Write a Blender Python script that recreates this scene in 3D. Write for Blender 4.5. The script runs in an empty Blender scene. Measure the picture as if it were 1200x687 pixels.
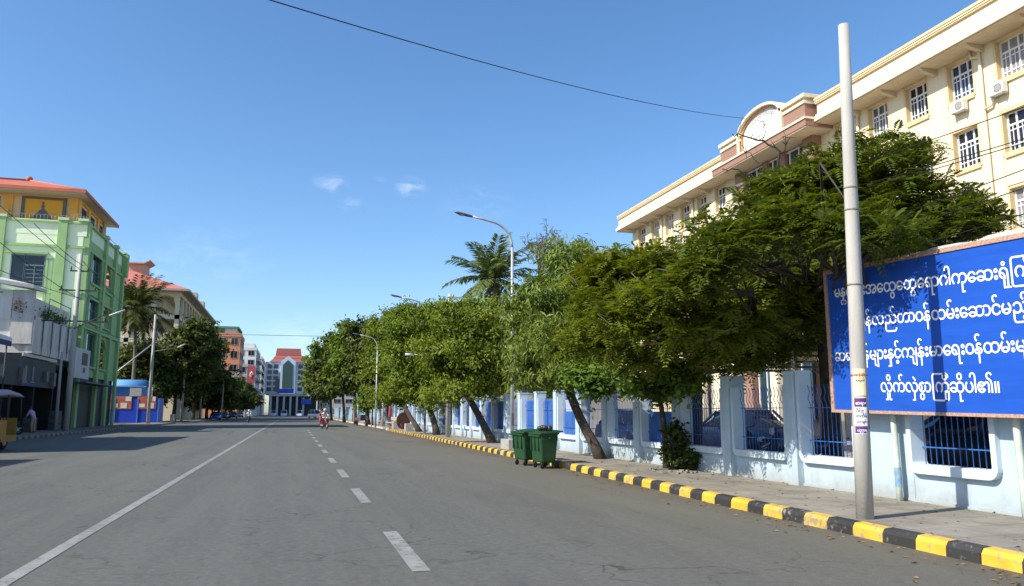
import bpy, bmesh, math, random
import numpy as np
from mathutils import Vector, Matrix
R = math.radians
scene = bpy.context.scene
COL = scene.collection

# ------------------------------------------------------------------ camera
CAMH = 1.45
PITCH, YAW = R(8.78), R(15.876)
cam = bpy.data.cameras.new('camera')
cam.sensor_width = 36.0
cam.lens = 27.0
cam.clip_start = 0.1
cam.clip_end = 3000
cam_ob = bpy.data.objects.new('camera', cam)
COL.objects.link(cam_ob)
cam_ob.location = (0, 0, CAMH)
cam_ob.rotation_euler = (math.pi / 2 + PITCH, 0, -YAW)
scene.camera = cam_ob

# ------------------------------------------------------------------ light
SUN_EL, SUN_ROT = R(40), R(255)
world = bpy.data.worlds.new('World')
scene.world = world
world.use_nodes = True
wn = world.node_tree
bg = wn.nodes['Background']
sky = wn.nodes.new('ShaderNodeTexSky')
sky.sky_type = 'NISHITA'
sky.sun_disc = False
sky.sun_elevation = SUN_EL
sky.sun_rotation = SUN_ROT
sky.air_density = 1.0
sky.dust_density = 0.8
sky.ozone_density = 4.0
bg.inputs[1].default_value = 0.13
sun = bpy.data.lights.new('sun', 'SUN')
sun.energy = 4.8
sun.angle = R(0.5)
sun.color = (1.0, 0.93, 0.82)
sun_ob = bpy.data.objects.new('sun', sun)
COL.objects.link(sun_ob)
sd = Vector((math.sin(SUN_ROT) * math.cos(SUN_EL), math.cos(SUN_ROT) * math.cos(SUN_EL), math.sin(SUN_EL)))
sun_ob.rotation_euler = sd.to_track_quat('Z', 'Y').to_euler()
sun_ob.location = (-30, -10, 40)
scene.view_settings.view_transform = 'Standard'
scene.view_settings.look = 'None'
scene.view_settings.gamma = 1.0
scene.view_settings.use_curve_mapping = False
scene.view_settings.exposure = 0.62
scene.cycles.max_bounces = 8
scene.cycles.transparent_max_bounces = 8

# small wisps of cloud, placed by direction in the sky itself
def dirv(px, py):
    f = 900.0
    fw = Vector((math.sin(YAW) * math.cos(PITCH), math.cos(YAW) * math.cos(PITCH), math.sin(PITCH)))
    rt = Vector((math.cos(YAW), -math.sin(YAW), 0))
    up = rt.cross(fw)
    return fw + rt * ((px - 600) / f) - up * ((py - 343.5) / f)

def at(px, py, X=None, Y=None, Z=None):
    """real point on a chosen plane that lies along a sight line (survey helper)"""
    d = dirv(px, py)
    if X is not None: t = X / d.x
    elif Y is not None: t = Y / d.y
    else: t = (Z - CAMH) / d.z
    return Vector((d.x * t, d.y * t, CAMH + d.z * t))

def sky_clouds():
    nt = wn
    N, L = nt.nodes.new, nt.links.new
    tc = N('ShaderNodeTexCoord')
    ns = N('ShaderNodeTexNoise'); ns.inputs['Scale'].default_value = 34; ns.inputs['Detail'].default_value = 8; ns.inputs['Roughness'].default_value = .65; ns.inputs['Distortion'].default_value = .6
    mp = N('ShaderNodeMapping'); mp.inputs['Scale'].default_value = (1, 1, 2.2)
    L(tc.outputs['Generated'], mp.inputs[0]); L(mp.outputs[0], ns.inputs[0])
    tot = None
    for px, py, r, s in [(388, 215, .030, .30), (481, 220, .030, .36), (410, 238, .020, .24), (445, 212, .014, .18), (350, 396, .07, .22), (150, 322, .08, .22), (250, 300, .09, .12), (560, 240, .07, .10)]:
        d = dirv(px, py).normalized()
        sb = N('ShaderNodeVectorMath'); sb.operation = 'DISTANCE'
        sc = N('ShaderNodeVectorMath'); sc.operation = 'MULTIPLY'; sc.inputs[1].default_value = (1, 1, 1.7)
        L(tc.outputs['Generated'], sc.inputs[0])
        L(sc.outputs[0], sb.inputs[0]); sb.inputs[1].default_value = (d.x, d.y, d.z * 1.7)
        mr = N('ShaderNodeMapRange'); mr.inputs[1].default_value = r; mr.inputs[2].default_value = 0; mr.inputs[3].default_value = 0; mr.inputs[4].default_value = s
        mr.interpolation_type = 'SMOOTHSTEP'
        L(sb.outputs['Value'], mr.inputs[0])
        if tot is None: tot = mr.outputs[0]
        else:
            a = N('ShaderNodeMath'); a.operation = 'ADD'; L(tot, a.inputs[0]); L(mr.outputs[0], a.inputs[1]); tot = a.outputs[0]
    nr = N('ShaderNodeMapRange'); nr.inputs[1].default_value = .42; nr.inputs[2].default_value = .78
    L(ns.outputs[0], nr.inputs[0])
    m = N('ShaderNodeMath'); m.operation = 'MULTIPLY'; L(tot, m.inputs[0]); L(nr.outputs[0], m.inputs[1])
    mx = N('ShaderNodeMix'); mx.data_type = 'RGBA'
    L(m.outputs[0], mx.inputs['Factor']); hs = N('ShaderNodeHueSaturation'); hs.inputs['Saturation'].default_value = 1.14; hs.inputs['Value'].default_value = 1.05; L(sky.outputs[0], hs.inputs['Color']); L(hs.outputs[0], mx.inputs['A']); mx.inputs['B'].default_value = (7.5, 7.6, 7.8, 1)
    L(mx.outputs['Result'], bg.inputs[0])
sky_clouds()

# ------------------------------------------------------------------ materials
def newmat(name):
    m = bpy.data.materials.new(name)
    m.use_nodes = True
    nt = m.node_tree
    return m, nt, nt.nodes['Principled BSDF']

MATS = {}
def mat(name, col, rough=.7, var=.12, scale=3.0, col2=None, bump=0.0, metal=0.0, spec=.4, dirt=0.0, dirtcol=(.12, .1, .075), streak=False, detail=6):
    """painted / cast surface: base colour with blotchy wear, fine grain and optional dirt stains"""
    if name in MATS: return MATS[name]
    m, nt, b = newmat(name)
    N, L = nt.nodes.new, nt.links.new
    tc = N('ShaderNodeTexCoord')
    ns = N('ShaderNodeTexNoise'); ns.inputs['Scale'].default_value = scale; ns.inputs['Detail'].default_value = detail; ns.inputs['Roughness'].default_value = .65
    src = tc.outputs['Object']
    if streak:
        mp = N('ShaderNodeMapping'); mp.inputs['Scale'].default_value = (1, 1, .16)
        L(src, mp.inputs[0]); src = mp.outputs[0]
    L(src, ns.inputs[0])
    c = Vector(col)
    if col2 is None:
        a1 = tuple(max(0, x * (1 - var)) for x in col); a2 = tuple(min(1, x * (1 + var)) for x in col)
    else: a1, a2 = col, col2
    rp = N('ShaderNodeValToRGB')
    rp.color_ramp.elements[0].position = .3; rp.color_ramp.elements[0].color = (*a1, 1)
    rp.color_ramp.elements[1].position = .7; rp.color_ramp.elements[1].color = (*a2, 1)
    L(ns.outputs[0], rp.inputs[0])
    out = rp.outputs[0]
    if dirt > 0:
        n2 = N('ShaderNodeTexNoise'); n2.inputs['Scale'].default_value = scale * .55; n2.inputs['Detail'].default_value = 8; n2.inputs['Roughness'].default_value = .75
        L(src, n2.inputs[0])
        r2 = N('ShaderNodeMapRange'); r2.inputs[1].default_value = .52; r2.inputs[2].default_value = .78; r2.inputs[3].default_value = 0; r2.inputs[4].default_value = dirt
        L(n2.outputs[0], r2.inputs[0])
        mx = N('ShaderNodeMix'); mx.data_type = 'RGBA'
        L(r2.outputs[0], mx.inputs['Factor']); L(out, mx.inputs['A']); mx.inputs['B'].default_value = (*dirtcol, 1)
        out = mx.outputs['Result']
    L(out, b.inputs['Base Color'])
    b.inputs['Roughness'].default_value = rough
    b.inputs['Metallic'].default_value = metal
    b.inputs['Specular IOR Level'].default_value = spec
    if bump > 0:
        n3 = N('ShaderNodeTexNoise'); n3.inputs['Scale'].default_value = scale * 9; n3.inputs['Detail'].default_value = 5
        L(tc.outputs['Object'], n3.inputs[0])
        bp = N('ShaderNodeBump'); bp.inputs['Strength'].default_value = bump; bp.inputs['Distance'].default_value = .02
        L(n3.outputs[0], bp.inputs['Height']); L(bp.outputs[0], b.inputs['Normal'])
    MATS[name] = m
    return m

def leafmat(name, cols, rough=.6, trans=.3):
    if name in MATS: return MATS[name]
    m, nt, b = newmat(name)
    N, L = nt.nodes.new, nt.links.new
    a = N('ShaderNodeAttribute'); a.attribute_name = 'tone'
    rp = N('ShaderNodeValToRGB')
    els = rp.color_ramp.elements
    for i, c in enumerate(cols):
        p = i / (len(cols) - 1)
        if i == 0: e = els[0]; e.position = 0
        elif i == len(cols) - 1: e = els[len(els) - 1]; e.position = 1
        else: e = els.new(p)
        e.color = (*c, 1)
    L(a.outputs['Fac'], rp.inputs[0]); L(rp.outputs[0], b.inputs['Base Color'])
    b.inputs['Roughness'].default_value = rough
    b.inputs['Specular IOR Level'].default_value = .18
    t = N('ShaderNodeBsdfTranslucent')
    hs = N('ShaderNodeHueSaturation'); hs.inputs['Value'].default_value = 1.25; hs.inputs['Saturation'].default_value = 1.1; hs.inputs['Hue'].default_value = .485
    L(rp.outputs[0], hs.inputs['Color']); L(hs.outputs[0], t.inputs[0])
    mx = N('ShaderNodeMixShader'); mx.inputs[0].default_value = trans
    L(b.outputs[0], mx.inputs[1]); L(t.outputs[0], mx.inputs[2])
    L(mx.outputs[0], nt.nodes['Material Output'].inputs[0])
    MATS[name] = m
    return m

def glassmat(name, col=(.02, .025, .03), rough=.06, var=.5, scale=.9):
    m = mat(name, col, rough=rough, var=var, scale=scale, spec=.6)
    return m

# ------------------------------------------------------------------ mesh builder
class MB:
    def __init__(s):
        s.v = []; s.f = []; s.m = []; s.sm = []; s.cur = 0
    def quad(s, pts, smooth=False):
        i = len(s.v); s.v += [tuple(p) for p in pts]
        s.f.append(tuple(range(i, i + len(pts)))); s.m.append(s.cur); s.sm.append(smooth)
    def box(s, x0, x1, y0, y1, z0, z1, M=None):
        P = [(x0, y0, z0), (x1, y0, z0), (x1, y1, z0), (x0, y1, z0), (x0, y0, z1), (x1, y0, z1), (x1, y1, z1), (x0, y1, z1)]
        if M is not None: P = [tuple(M @ Vector(p)) for p in P]
        i = len(s.v); s.v += P
        for f in [(0, 3, 2, 1), (4, 5, 6, 7), (0, 1, 5, 4), (1, 2, 6, 5), (2, 3, 7, 6), (3, 0, 4, 7)]:
            s.f.append(tuple(i + k for k in f)); s.m.append(s.cur); s.sm.append(False)
        return s
    def bbox(s, x0, x1, y0, y1, z0, z1, b=.02, M=None):
        """box with chamfered edges"""
        bm = bmesh.new()
        bmesh.ops.create_cube(bm, size=1)
        for v in bm.verts:
            v.co = Vector(((x0 + x1) / 2 + v.co.x * (x1 - x0), (y0 + y1) / 2 + v.co.y * (y1 - y0), (z0 + z1) / 2 + v.co.z * (z1 - z0)))
        bmesh.ops.bevel(bm, geom=bm.edges[:], offset=b, segments=2, affect='EDGES', profile=.5)
        if M is not None: bm.transform(M)
        s.addbm(bm)
        return s
    def addbm(s, bm, smooth=False):
        i = len(s.v)
        bm.verts.ensure_lookup_table(); bm.verts.index_update()
        s.v += [tuple(v.co) for v in bm.verts]
        for f in bm.faces:
            s.f.append(tuple(i + v.index for v in f.verts)); s.m.append(s.cur); s.sm.append(smooth)
        bm.free()
    def tube(s, pts, rad, n=8, cap=True, smooth=True):
        pts = [Vector(p) for p in pts]
        if not hasattr(rad, '__len__'): rad = [rad] * len(pts)
        base = len(s.v)
        prev = None
        for k, p in enumerate(pts):
            t = (pts[min(k + 1, len(pts) - 1)] - pts[max(k - 1, 0)])
            if t.length < 1e-9: t = Vector((0, 0, 1))
            t.normalize()
            if prev is None:
                a = Vector((1, 0, 0)) if abs(t.x) < .9 else Vector((0, 1, 0))
                u = (a - t * a.dot(t)).normalized()
            else:
                u = (prev - t * prev.dot(t))
                u = u.normalized() if u.length > 1e-6 else prev
            prev = u
            w = t.cross(u)
            for j in range(n):
                an = 2 * math.pi * j / n
                s.v.append(tuple(p + (u * math.cos(an) + w * math.sin(an)) * rad[k]))
        for k in range(len(pts) - 1):
            for j in range(n):
                a = base + k * n + j; b2 = base + k * n + (j + 1) % n
                s.f.append((a, b2, b2 + n, a + n)); s.m.append(s.cur); s.sm.append(smooth)
        if cap:
            s.f.append(tuple(base + j for j in reversed(range(n)))); s.m.append(s.cur); s.sm.append(False)
            e = base + (len(pts) - 1) * n
            s.f.append(tuple(e + j for j in range(n))); s.m.append(s.cur); s.sm.append(False)
        return s
    def bar(s, p0, p1, r, n=6): return s.tube([p0, p1], r, n)
    def prism(s, poly, axis, a, b):
        """polygon in the two other axes, extruded from a to b along axis"""
        def P(u, v, w):
            return {'x': (w, u, v), 'y': (u, w, v), 'z': (u, v, w)}[axis]
        i = len(s.v); n = len(poly)
        s.v += [P(u, v, a) for u, v in poly] + [P(u, v, b) for u, v in poly]
        s.f.append(tuple(i + k for k in range(n))); s.f.append(tuple(i + n + k for k in reversed(range(n))))
        s.m += [s.cur] * 2; s.sm += [False] * 2
        for k in range(n):
            k2 = (k + 1) % n
            s.f.append((i + k, i + n + k, i + n + k2, i + k2)); s.m.append(s.cur); s.sm.append(False)
        return s
    def loft(s, rings, closed=True, cap=True, smooth=True):
        base = len(s.v); n = len(rings[0])
        for r in rings: s.v += [tuple(p) for p in r]
        for k in range(len(rings) - 1):
            for j in range(n if closed else n - 1):
                a = base + k * n + j; b = base + k * n + (j + 1) % n
                s.f.append((a, b, b + n, a + n)); s.m.append(s.cur); s.sm.append(smooth)
        if cap and closed:
            s.f.append(tuple(base + j for j in reversed(range(n)))); e = base + (len(rings) - 1) * n
            s.f.append(tuple(e + j for j in range(n))); s.m += [s.cur] * 2; s.sm += [False] * 2
        return s
    def ball(s, c, r, seg=12, rings=8, sx=1, sy=1, sz=1):
        c = Vector(c); R_ = []
        for k in range(1, rings):
            th = math.pi * k / rings
            R_.append([(c.x + r * sx * math.sin(th) * math.cos(2 * math.pi * j / seg), c.y + r * sy * math.sin(th) * math.sin(2 * math.pi * j / seg), c.z - r * sz * math.cos(th)) for j in range(seg)])
        return s.loft(R_)
    def torus(s, c, R_, r, axis='y', n=20, k=8):
        base = len(s.v)
        for i in range(n):
            a = 2 * math.pi * i / n
            for j in range(k):
                b = 2 * math.pi * j / k
                u = (R_ + r * math.cos(b)) * math.cos(a); v = (R_ + r * math.cos(b)) * math.sin(a); w = r * math.sin(b)
                p = {'y': (u, w, v), 'x': (w, u, v), 'z': (u, v, w)}[axis]
                s.v.append((c[0] + p[0], c[1] + p[1], c[2] + p[2]))
        for i in range(n):
            for j in range(k):
                s.f.append((base + i * k + j, base + ((i + 1) % n) * k + j, base + ((i + 1) % n) * k + (j + 1) % k, base + i * k + (j + 1) % k)); s.m.append(s.cur); s.sm.append(True)
        return s
    def build(s, name, mats, parent=None, label=None, fixn=True):
        off = Vector((0, 0, 0))
        if parent is not None:
            p = parent
            while p is not None: off += p.location; p = p.parent
        me = bpy.data.meshes.new(name)
        me.from_pydata([(v[0] - off.x, v[1] - off.y, v[2] - off.z) for v in s.v], [], s.f)
        if not isinstance(mats, (list, tuple)): mats = [mats]
        for m in mats: me.materials.append(m)
        me.polygons.foreach_set('material_index', s.m)
        me.polygons.foreach_set('use_smooth', s.sm)
        if fixn:
            bm = bmesh.new(); bm.from_mesh(me); bmesh.ops.recalc_face_normals(bm, faces=bm.faces[:]); bm.to_mesh(me); bm.free()
        me.update()
        o = bpy.data.objects.new(name, me)
        COL.objects.link(o)
        if parent is not None: o.parent = parent
        if label: o['label'] = label
        return o

def tag(o, label, cat, group=None):
    o['label'] = label; o['category'] = cat
    if group: o['group'] = group
    return o
def thing(name, loc, label, cat, group=None):
    o = bpy.data.objects.new(name, None); COL.objects.link(o)
    o.location = loc; o.empty_display_size = .3
    return tag(o, label, cat, group)
def structure(o, stuff=False):
    o['kind'] = 'stuff' if stuff else 'structure'
    return o
def copytree(o, parent=None):
    c = o.copy(); COL.objects.link(c)
    if parent is not None: c.parent = parent
    for ch in list(o.children): copytree(ch, c)
    return c
def dup(src, loc, rz, label, group=None, scale=None):
    c = copytree(src)
    c.location = loc; c.rotation_euler = (0, 0, rz)
    if scale: c.scale = scale
    c['label'] = label
    if group: c['group'] = group
    return c
rnd = random.Random(7)
# ------------------------------------------------------------------ ground and road
def asphalt_mat():
    m, nt, b = newmat('asphalt')
    N, L = nt.nodes.new, nt.links.new
    tc = N('ShaderNodeTexCoord'); P = tc.outputs['Object']
    def noise(scale, det=6, rough=.6, sc=None):
        n = N('ShaderNodeTexNoise'); n.inputs['Scale'].default_value = scale; n.inputs['Detail'].default_value = det; n.inputs['Roughness'].default_value = rough
        if sc:
            mp = N('ShaderNodeMapping'); mp.inputs['Scale'].default_value = sc; L(P, mp.inputs[0]); L(mp.outputs[0], n.inputs[0])
        else: L(P, n.inputs[0])
        return n.outputs[0]
    def mr(s, a, b_, c, d):
        r = N('ShaderNodeMapRange'); r.inputs[1].default_value = a; r.inputs[2].default_value = b_; r.inputs[3].default_value = c; r.inputs[4].default_value = d
        L(s, r.inputs[0]); return r.outputs[0]
    def mix(f, a, b_, mode='MIX'):
        x = N('ShaderNodeMix'); x.data_type = 'RGBA'; x.blend_type = mode
        if hasattr(f, 'is_linked') or not isinstance(f, float): L(f, x.inputs['Factor'])
        else: x.inputs['Factor'].default_value = f
        for s, k in ((a, 'A'), (b_, 'B')):
            if isinstance(s, tuple): x.inputs[k].default_value = (*s, 1)
            else: L(s, x.inputs[k])
        return x.outputs['Result']
    big = noise(.35, 7, .6, (1, .35, 1))
    c = mix(mr(big, .3, .7, 0, 1), (.060, .062, .058), (.090, .091, .084))
    streak = noise(1.2, 6, .65, (1, .045, 1))           # wheel tracks and drips along the road
    c = mix(mr(streak, .40, .62, 0, .7), c, (.108, .110, .102))
    st2 = noise(2.6, 7, .7, (1, .06, 1))
    c = mix(mr(st2, .52, .66, 0, .5), c, (.046, .049, .050))
    fine = noise(28, 4, .8)
    c = mix(mr(fine, .40, .62, .0, .7), c, (.140, .141, .130))
    f2 = noise(14, 6, .9)
    c = mix(mr(f2, .47, .62, 0, .75), c, (.044, .045, .044))
    f3 = noise(9, 6, .9)
    c = mix(mr(f3, .52, .66, 0, .65), c, (.150, .148, .134))
    grit = noise(160, 2, .5)
    c = mix(mr(grit, .55, .7, 0, .7), c, (.22, .22, .20))
    dk = noise(2.3, 7, .7, (1, .5, 1))
    c = mix(mr(dk, .60, .74, 0, .6), c, (.035, .035, .037))
    # dust swept towards the right hand kerb
    sp = N('ShaderNodeSeparateXYZ'); L(P, sp.inputs[0])
    n5 = noise(1.1, 6, .65, (1, .4, 1))
    ad = N('ShaderNodeMath'); ad.operation = 'MULTIPLY_ADD'; L(n5, ad.inputs[0]); ad.inputs[1].default_value = 3.2; L(sp.outputs[0], ad.inputs[2])
    dust = mr(ad.outputs[0], 4.6, 8.2, 0, .75)
    c = mix(dust, c, (.118, .108, .083))
    ad2 = N('ShaderNodeMath'); ad2.operation = 'MULTIPLY_ADD'; L(n5, ad2.inputs[0]); ad2.inputs[1].default_value = 2.0; L(sp.outputs[0], ad2.inputs[2])
    c = mix(mr(ad2.outputs[0], 7.0, 7.9, 0, .6), c, (.085, .066, .047))
    pn = noise(.55, 2, .4, (1, .22, 1))
    c = mix(mr(pn, .60, .612, 0, .18), c, (.058, .060, .060))
    pn2 = noise(.42, 3, .5, (1, .3, 1))
    c = mix(mr(pn2, .63, .66, 0, .25), c, (.135, .133, .122))
    oil = noise(5.0, 3, .5, (1, .35, 1))
    c = mix(mr(oil, .70, .76, 0, .7), c, (.030, .031, .033))
    # hairline cracks
    vo = N('ShaderNodeTexVoronoi'); vo.feature = 'DISTANCE_TO_EDGE'; vo.inputs['Scale'].default_value = .55
    wv = N('ShaderNodeVectorMath'); wv.operation = 'MULTIPLY_ADD'
    nv = N('ShaderNodeTexNoise'); nv.inputs['Scale'].default_value = 1.4; nv.inputs['Detail'].default_value = 6; L(P, nv.inputs[0])
    L(nv.outputs['Color'], wv.inputs[0]); wv.inputs[1].default_value = (1.6, 1.6, 0); L(P, wv.inputs[2]); L(wv.outputs[0], vo.inputs['Vector'])
    ck = mr(vo.outputs['Distance'], .0, .012, 1, 0)
    gate = mr(noise(.16, 3), .46, .58, 0, .85)
    mm = N('ShaderNodeMath'); mm.operation = 'MULTIPLY'; L(ck, mm.inputs[0]); L(gate, mm.inputs[1])
    c = mix(mm.outputs[0], c, (.022, .022, .022))
    c = mix(1.0, c, (1.07, 1.07, 1.03), 'MULTIPLY')
    L(c, b.inputs['Base Color'])
    b.inputs['Roughness'].default_value = .82
    b.inputs['Specular IOR Level'].default_value = .3
    bp = N('ShaderNodeBump'); bp.inputs['Strength'].default_value = .7; bp.inputs['Distance'].default_value = .012
    L(noise(55, 4, .8), bp.inputs['Height']); L(bp.outputs[0], b.inputs['Normal'])
    return m
M_asph = asphalt_mat()

def paving_mat():
    m, nt, b = newmat('pavement_concrete')
    N, L = nt.nodes.new, nt.links.new
    tc = N('ShaderNodeTexCoord'); P = tc.outputs['Object']
    n1 = N('ShaderNodeTexNoise'); n1.inputs['Scale'].default_value = 1.1; n1.inputs['Detail'].default_value = 8; n1.inputs['Roughness'].default_value = .7; L(P, n1.inputs[0])
    rp = N('ShaderNodeValToRGB'); e = rp.color_ramp.elements
    e[0].position = .3; e[0].color = (.15, .13, .10, 1); e[1].position = .62; e[1].color = (.27, .25, .205, 1)
    x = e.new(.8); x.color = (.35, .33, .285, 1)
    L(n1.outputs[0], rp.inputs[0])
    br = N('ShaderNodeTexBrick'); br.inputs['Scale'].default_value = 1.0; br.offset = 0.0
    br.inputs['Brick Width'].default_value = .62; br.inputs['Row Height'].default_value = .62; br.inputs['Mortar Size'].default_value = .012; br.inputs['Mortar Smooth'].default_value = .3
    br.inputs['Color1'].default_value = (1, 1, 1, 1); br.inputs['Color2'].default_value = (.86, .85, .84, 1); br.inputs['Mortar'].default_value = (.5, .47, .43, 1)
    L(P, br.inputs[0])
    mx = N('ShaderNodeMix'); mx.data_type = 'RGBA'; mx.blend_type = 'MULTIPLY'; mx.inputs['Factor'].default_value = .75
    L(rp.outputs[0], mx.inputs['A']); L(br.outputs[0], mx.inputs['B'])
    n2 = N('ShaderNodeTexNoise'); n2.inputs['Scale'].default_value = 3.4; n2.inputs['Detail'].default_value = 9; n2.inputs['Roughness'].default_value = .8; L(P, n2.inputs[0])
    r2 = N('ShaderNodeMapRange'); r2.inputs[1].default_value = .56; r2.inputs[2].default_value = .7; r2.inputs[4].default_value = .65; L(n2.outputs[0], r2.inputs[0])
    m2 = N('ShaderNodeMix'); m2.data_type = 'RGBA'; L(r2.outputs[0], m2.inputs['Factor']); L(mx.outputs['Result'], m2.inputs['A']); m2.inputs['B'].default_value = (.085, .068, .05, 1)
    L(m2.outputs['Result'], b.inputs['Base Color']); b.inputs['Roughness'].default_value = .9
    n3 = N('ShaderNodeTexNoise'); n3.inputs['Scale'].default_value = 30; n3.inputs['Detail'].default_value = 4; L(P, n3.inputs[0])
    bp = N('ShaderNodeBump'); bp.inputs['Strength'].default_value = .5; bp.inputs['Distance'].default_value = .012; L(n3.outputs[0], bp.inputs['Height']); L(bp.outputs[0], b.inputs['Normal'])
    return m
M_pave = paving_mat()
M_earth = mat('dusty_ground', (.20, .165, .12), rough=.95, var=.3, scale=.4, bump=.4)
M_conc = mat('raw_concrete', (.33, .31, .28), rough=.85, var=.2, scale=5, bump=.3, dirt=.5)

g = MB(); g.quad([(-900, -200, -.02), (900, -200, -.02), (900, 1500, -.02), (-900, 1500, -.02)])
structure(g.build('ground', M_earth))
KERB = [(-12, 6.36), (4, 6.40), (6, 6.43), (8, 6.46), (11, 6.52), (14, 6.66), (19, 6.84), (24, 6.88), (29, 6.95), (41, 7.15), (53, 7.2), (61, 7.25)]
def kx(y):
    for (a, xa), (b, xb) in zip(KERB, KERB[1:]):
        if y <= b: return xa + (xb - xa) * (y - a) / (b - a)
    return KERB[-1][1]
r_ = MB()
ys = [-12 + i * 2 for i in range(200)]
r_.quad([(-13.6, -12, 0), (8.95, -12, 0), (8.95, 400, 0), (-13.6, 400, 0)])
structure(r_.build('road', M_asph))

# pavement on the right: between the kerb blocks and the wall
pv = MB()
ks = [k for k in KERB]
for (a, xa), (b, xb) in zip(ks, ks[1:]):
    pv.prism([(xa + .205, a), (9.05, a), (9.05, b), (xb + .205, b)], 'z', -.3, .13)
structure(pv.build('pavement', M_pave))
pv = MB()
pv.prism([(7.75, 66.5), (9.05, 66.5), (9.05, 160), (7.75, 160)], 'z', -.3, .12)
pv.prism([(7.3, 61), (9.05, 61), (9.05, 66.5), (7.9, 66.5)], 'z', -.3, .05)
structure(pv.build('pavement', M_pave))
pv = MB(); pv.box(9.3, 62, -12, 240, -.3, .1)
structure(pv.build('yard_ground', mat('yard_paving', (.27, .25, .22), rough=.9, var=.22, scale=.8, dirt=.5, bump=.3)))
M_dkpave = mat('left_pavement', (.17, .15, .125), rough=.95, var=.25, scale=1.3, bump=.4, dirt=.4)
pv = MB(); pv.box(-17.2, -13.75, -12, 103, -.3, .14)
pv.box(-17.2, -13.75, 118, 330, -.3, .14)
structure(pv.build('pavement', M_dkpave))

# kerb stones with worn paint
def worn(name, col, amt, under=(.24, .22, .19)):
    m, nt, b = newmat(name)
    N, L = nt.nodes.new, nt.links.new
    tc = N('ShaderNodeTexCoord')
    n = N('ShaderNodeTexNoise'); n.inputs['Scale'].default_value = 9; n.inputs['Detail'].default_value = 9; n.inputs['Roughness'].default_value = .75; L(tc.outputs['Object'], n.inputs[0])
    n2 = N('ShaderNodeTexNoise'); n2.inputs['Scale'].default_value = .5; n2.inputs['Detail'].default_value = 2; L(tc.outputs['Object'], n2.inputs[0])
    ad = N('ShaderNodeMath'); ad.operation = 'MULTIPLY_ADD'; L(n2.outputs[0], ad.inputs[0]); ad.inputs[1].default_value = .35; L(n.outputs[0], ad.inputs[2])
    mr = N('ShaderNodeMapRange'); mr.inputs[1].default_value = amt; mr.inputs[2].default_value = amt + .1; L(ad.outputs[0], mr.inputs[0])
    mx = N('ShaderNodeMix'); mx.data_type = 'RGBA'; L(mr.outputs[0], mx.inputs['Factor']); mx.inputs['A'].default_value = (*col, 1); mx.inputs['B'].default_value = (*under, 1)
    n4 = N('ShaderNodeTexNoise'); n4.inputs['Scale'].default_value = 3; n4.inputs['Detail'].default_value = 6; L(tc.outputs['Object'], n4.inputs[0])
    r4 = N('ShaderNodeMapRange'); r4.inputs[1].default_value = .3; r4.inputs[2].default_value = .75; r4.inputs[3].default_value = 1.05; r4.inputs[4].default_value = .72; L(n4.outputs[0], r4.inputs[0])
    m5 = N('ShaderNodeMix'); m5.data_type = 'RGBA'; m5.blend_type = 'MULTIPLY'; m5.inputs['Factor'].default_value = 1; L(mx.outputs['Result'], m5.inputs['A']); L(r4.outputs[0], m5.inputs['B'])
    L(m5.outputs['Result'], b.inputs['Base Color']); b.inputs['Roughness'].default_value = .6
    bp = N('ShaderNodeBump'); bp.inputs['Strength'].default_value = .4; bp.inputs['Distance'].default_value = .01; L(n.outputs[0], bp.inputs['Height']); L(bp.outputs[0], b.inputs['Normal'])
    return m
M_yel = worn('kerb_yellow_paint', (.66, .41, .035), .70, (.30, .255, .17))
M_blk = worn('kerb_black_paint', (.030, .029, .028), .77)
M_wht = worn('road_white_paint', (.28, .275, .255), .66, (.15, .148, .135))
kb = MB()
def kerbring(y, x, w=.205):
    return [(x, y, -.1), (x + .012, y, .10), (x + .045, y, .148), (x + w * .75, y, .158), (x + w, y, .13), (x + w, y, -.1)]
y = -6.0; i = 0
while y < 61:
    ln = .455 + rnd.uniform(-.05, .05); y1 = min(y + ln, 61)
    kb.cur = i % 2
    dx = rnd.uniform(-.008, .008)
    kb.loft([kerbring(y + .004, kx(y) + dx), kerbring(y1 - .004, kx(y1) + dx)], smooth=False)
    y = y1; i += 1
structure(kb.build('kerb', [M_yel, M_blk]))
kb = MB()
M_kc = mat('kerb_concrete', (.46, .43, .38), rough=.85, var=.18, scale=4, dirt=.4)
kb.loft([[(7.30 + .6 * t ** 2, 61 + 5.5 * t, 0 + .0), (7.31 + .6 * t ** 2, 61 + 5.5 * t, .12), (7.55 + .6 * t ** 2, 61 + 5.5 * t, .12), (7.55 + .6 * t ** 2, 61 + 5.5 * t, 0)] for t in [0, .25, .5, .75, 1]], smooth=False)
kb.box(7.55, 7.755, 66.6, 160, -.1, .135)
structure(kb.build('kerb', M_kc))
kb = MB(); y = 20; i = 0
while y < 103:
    kb.cur = i % 2
    kb.loft([kerbring(y + .004, -13.76, -.0 + .22), kerbring(y + .496, -13.76, .22)], smooth=False); y += .5; i += 1
o = structure(kb.build('kerb', [worn('kerb_faded_yellow', (.36, .29, .10), .62, (.14, .12, .1)), mat('kerb_grime', (.07, .062, .052), var=.3)]))
kb = MB(); kb.box(-13.98, -13.54, 118, 330, -.1, .15); structure(kb.build('kerb', M_kc))

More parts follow.
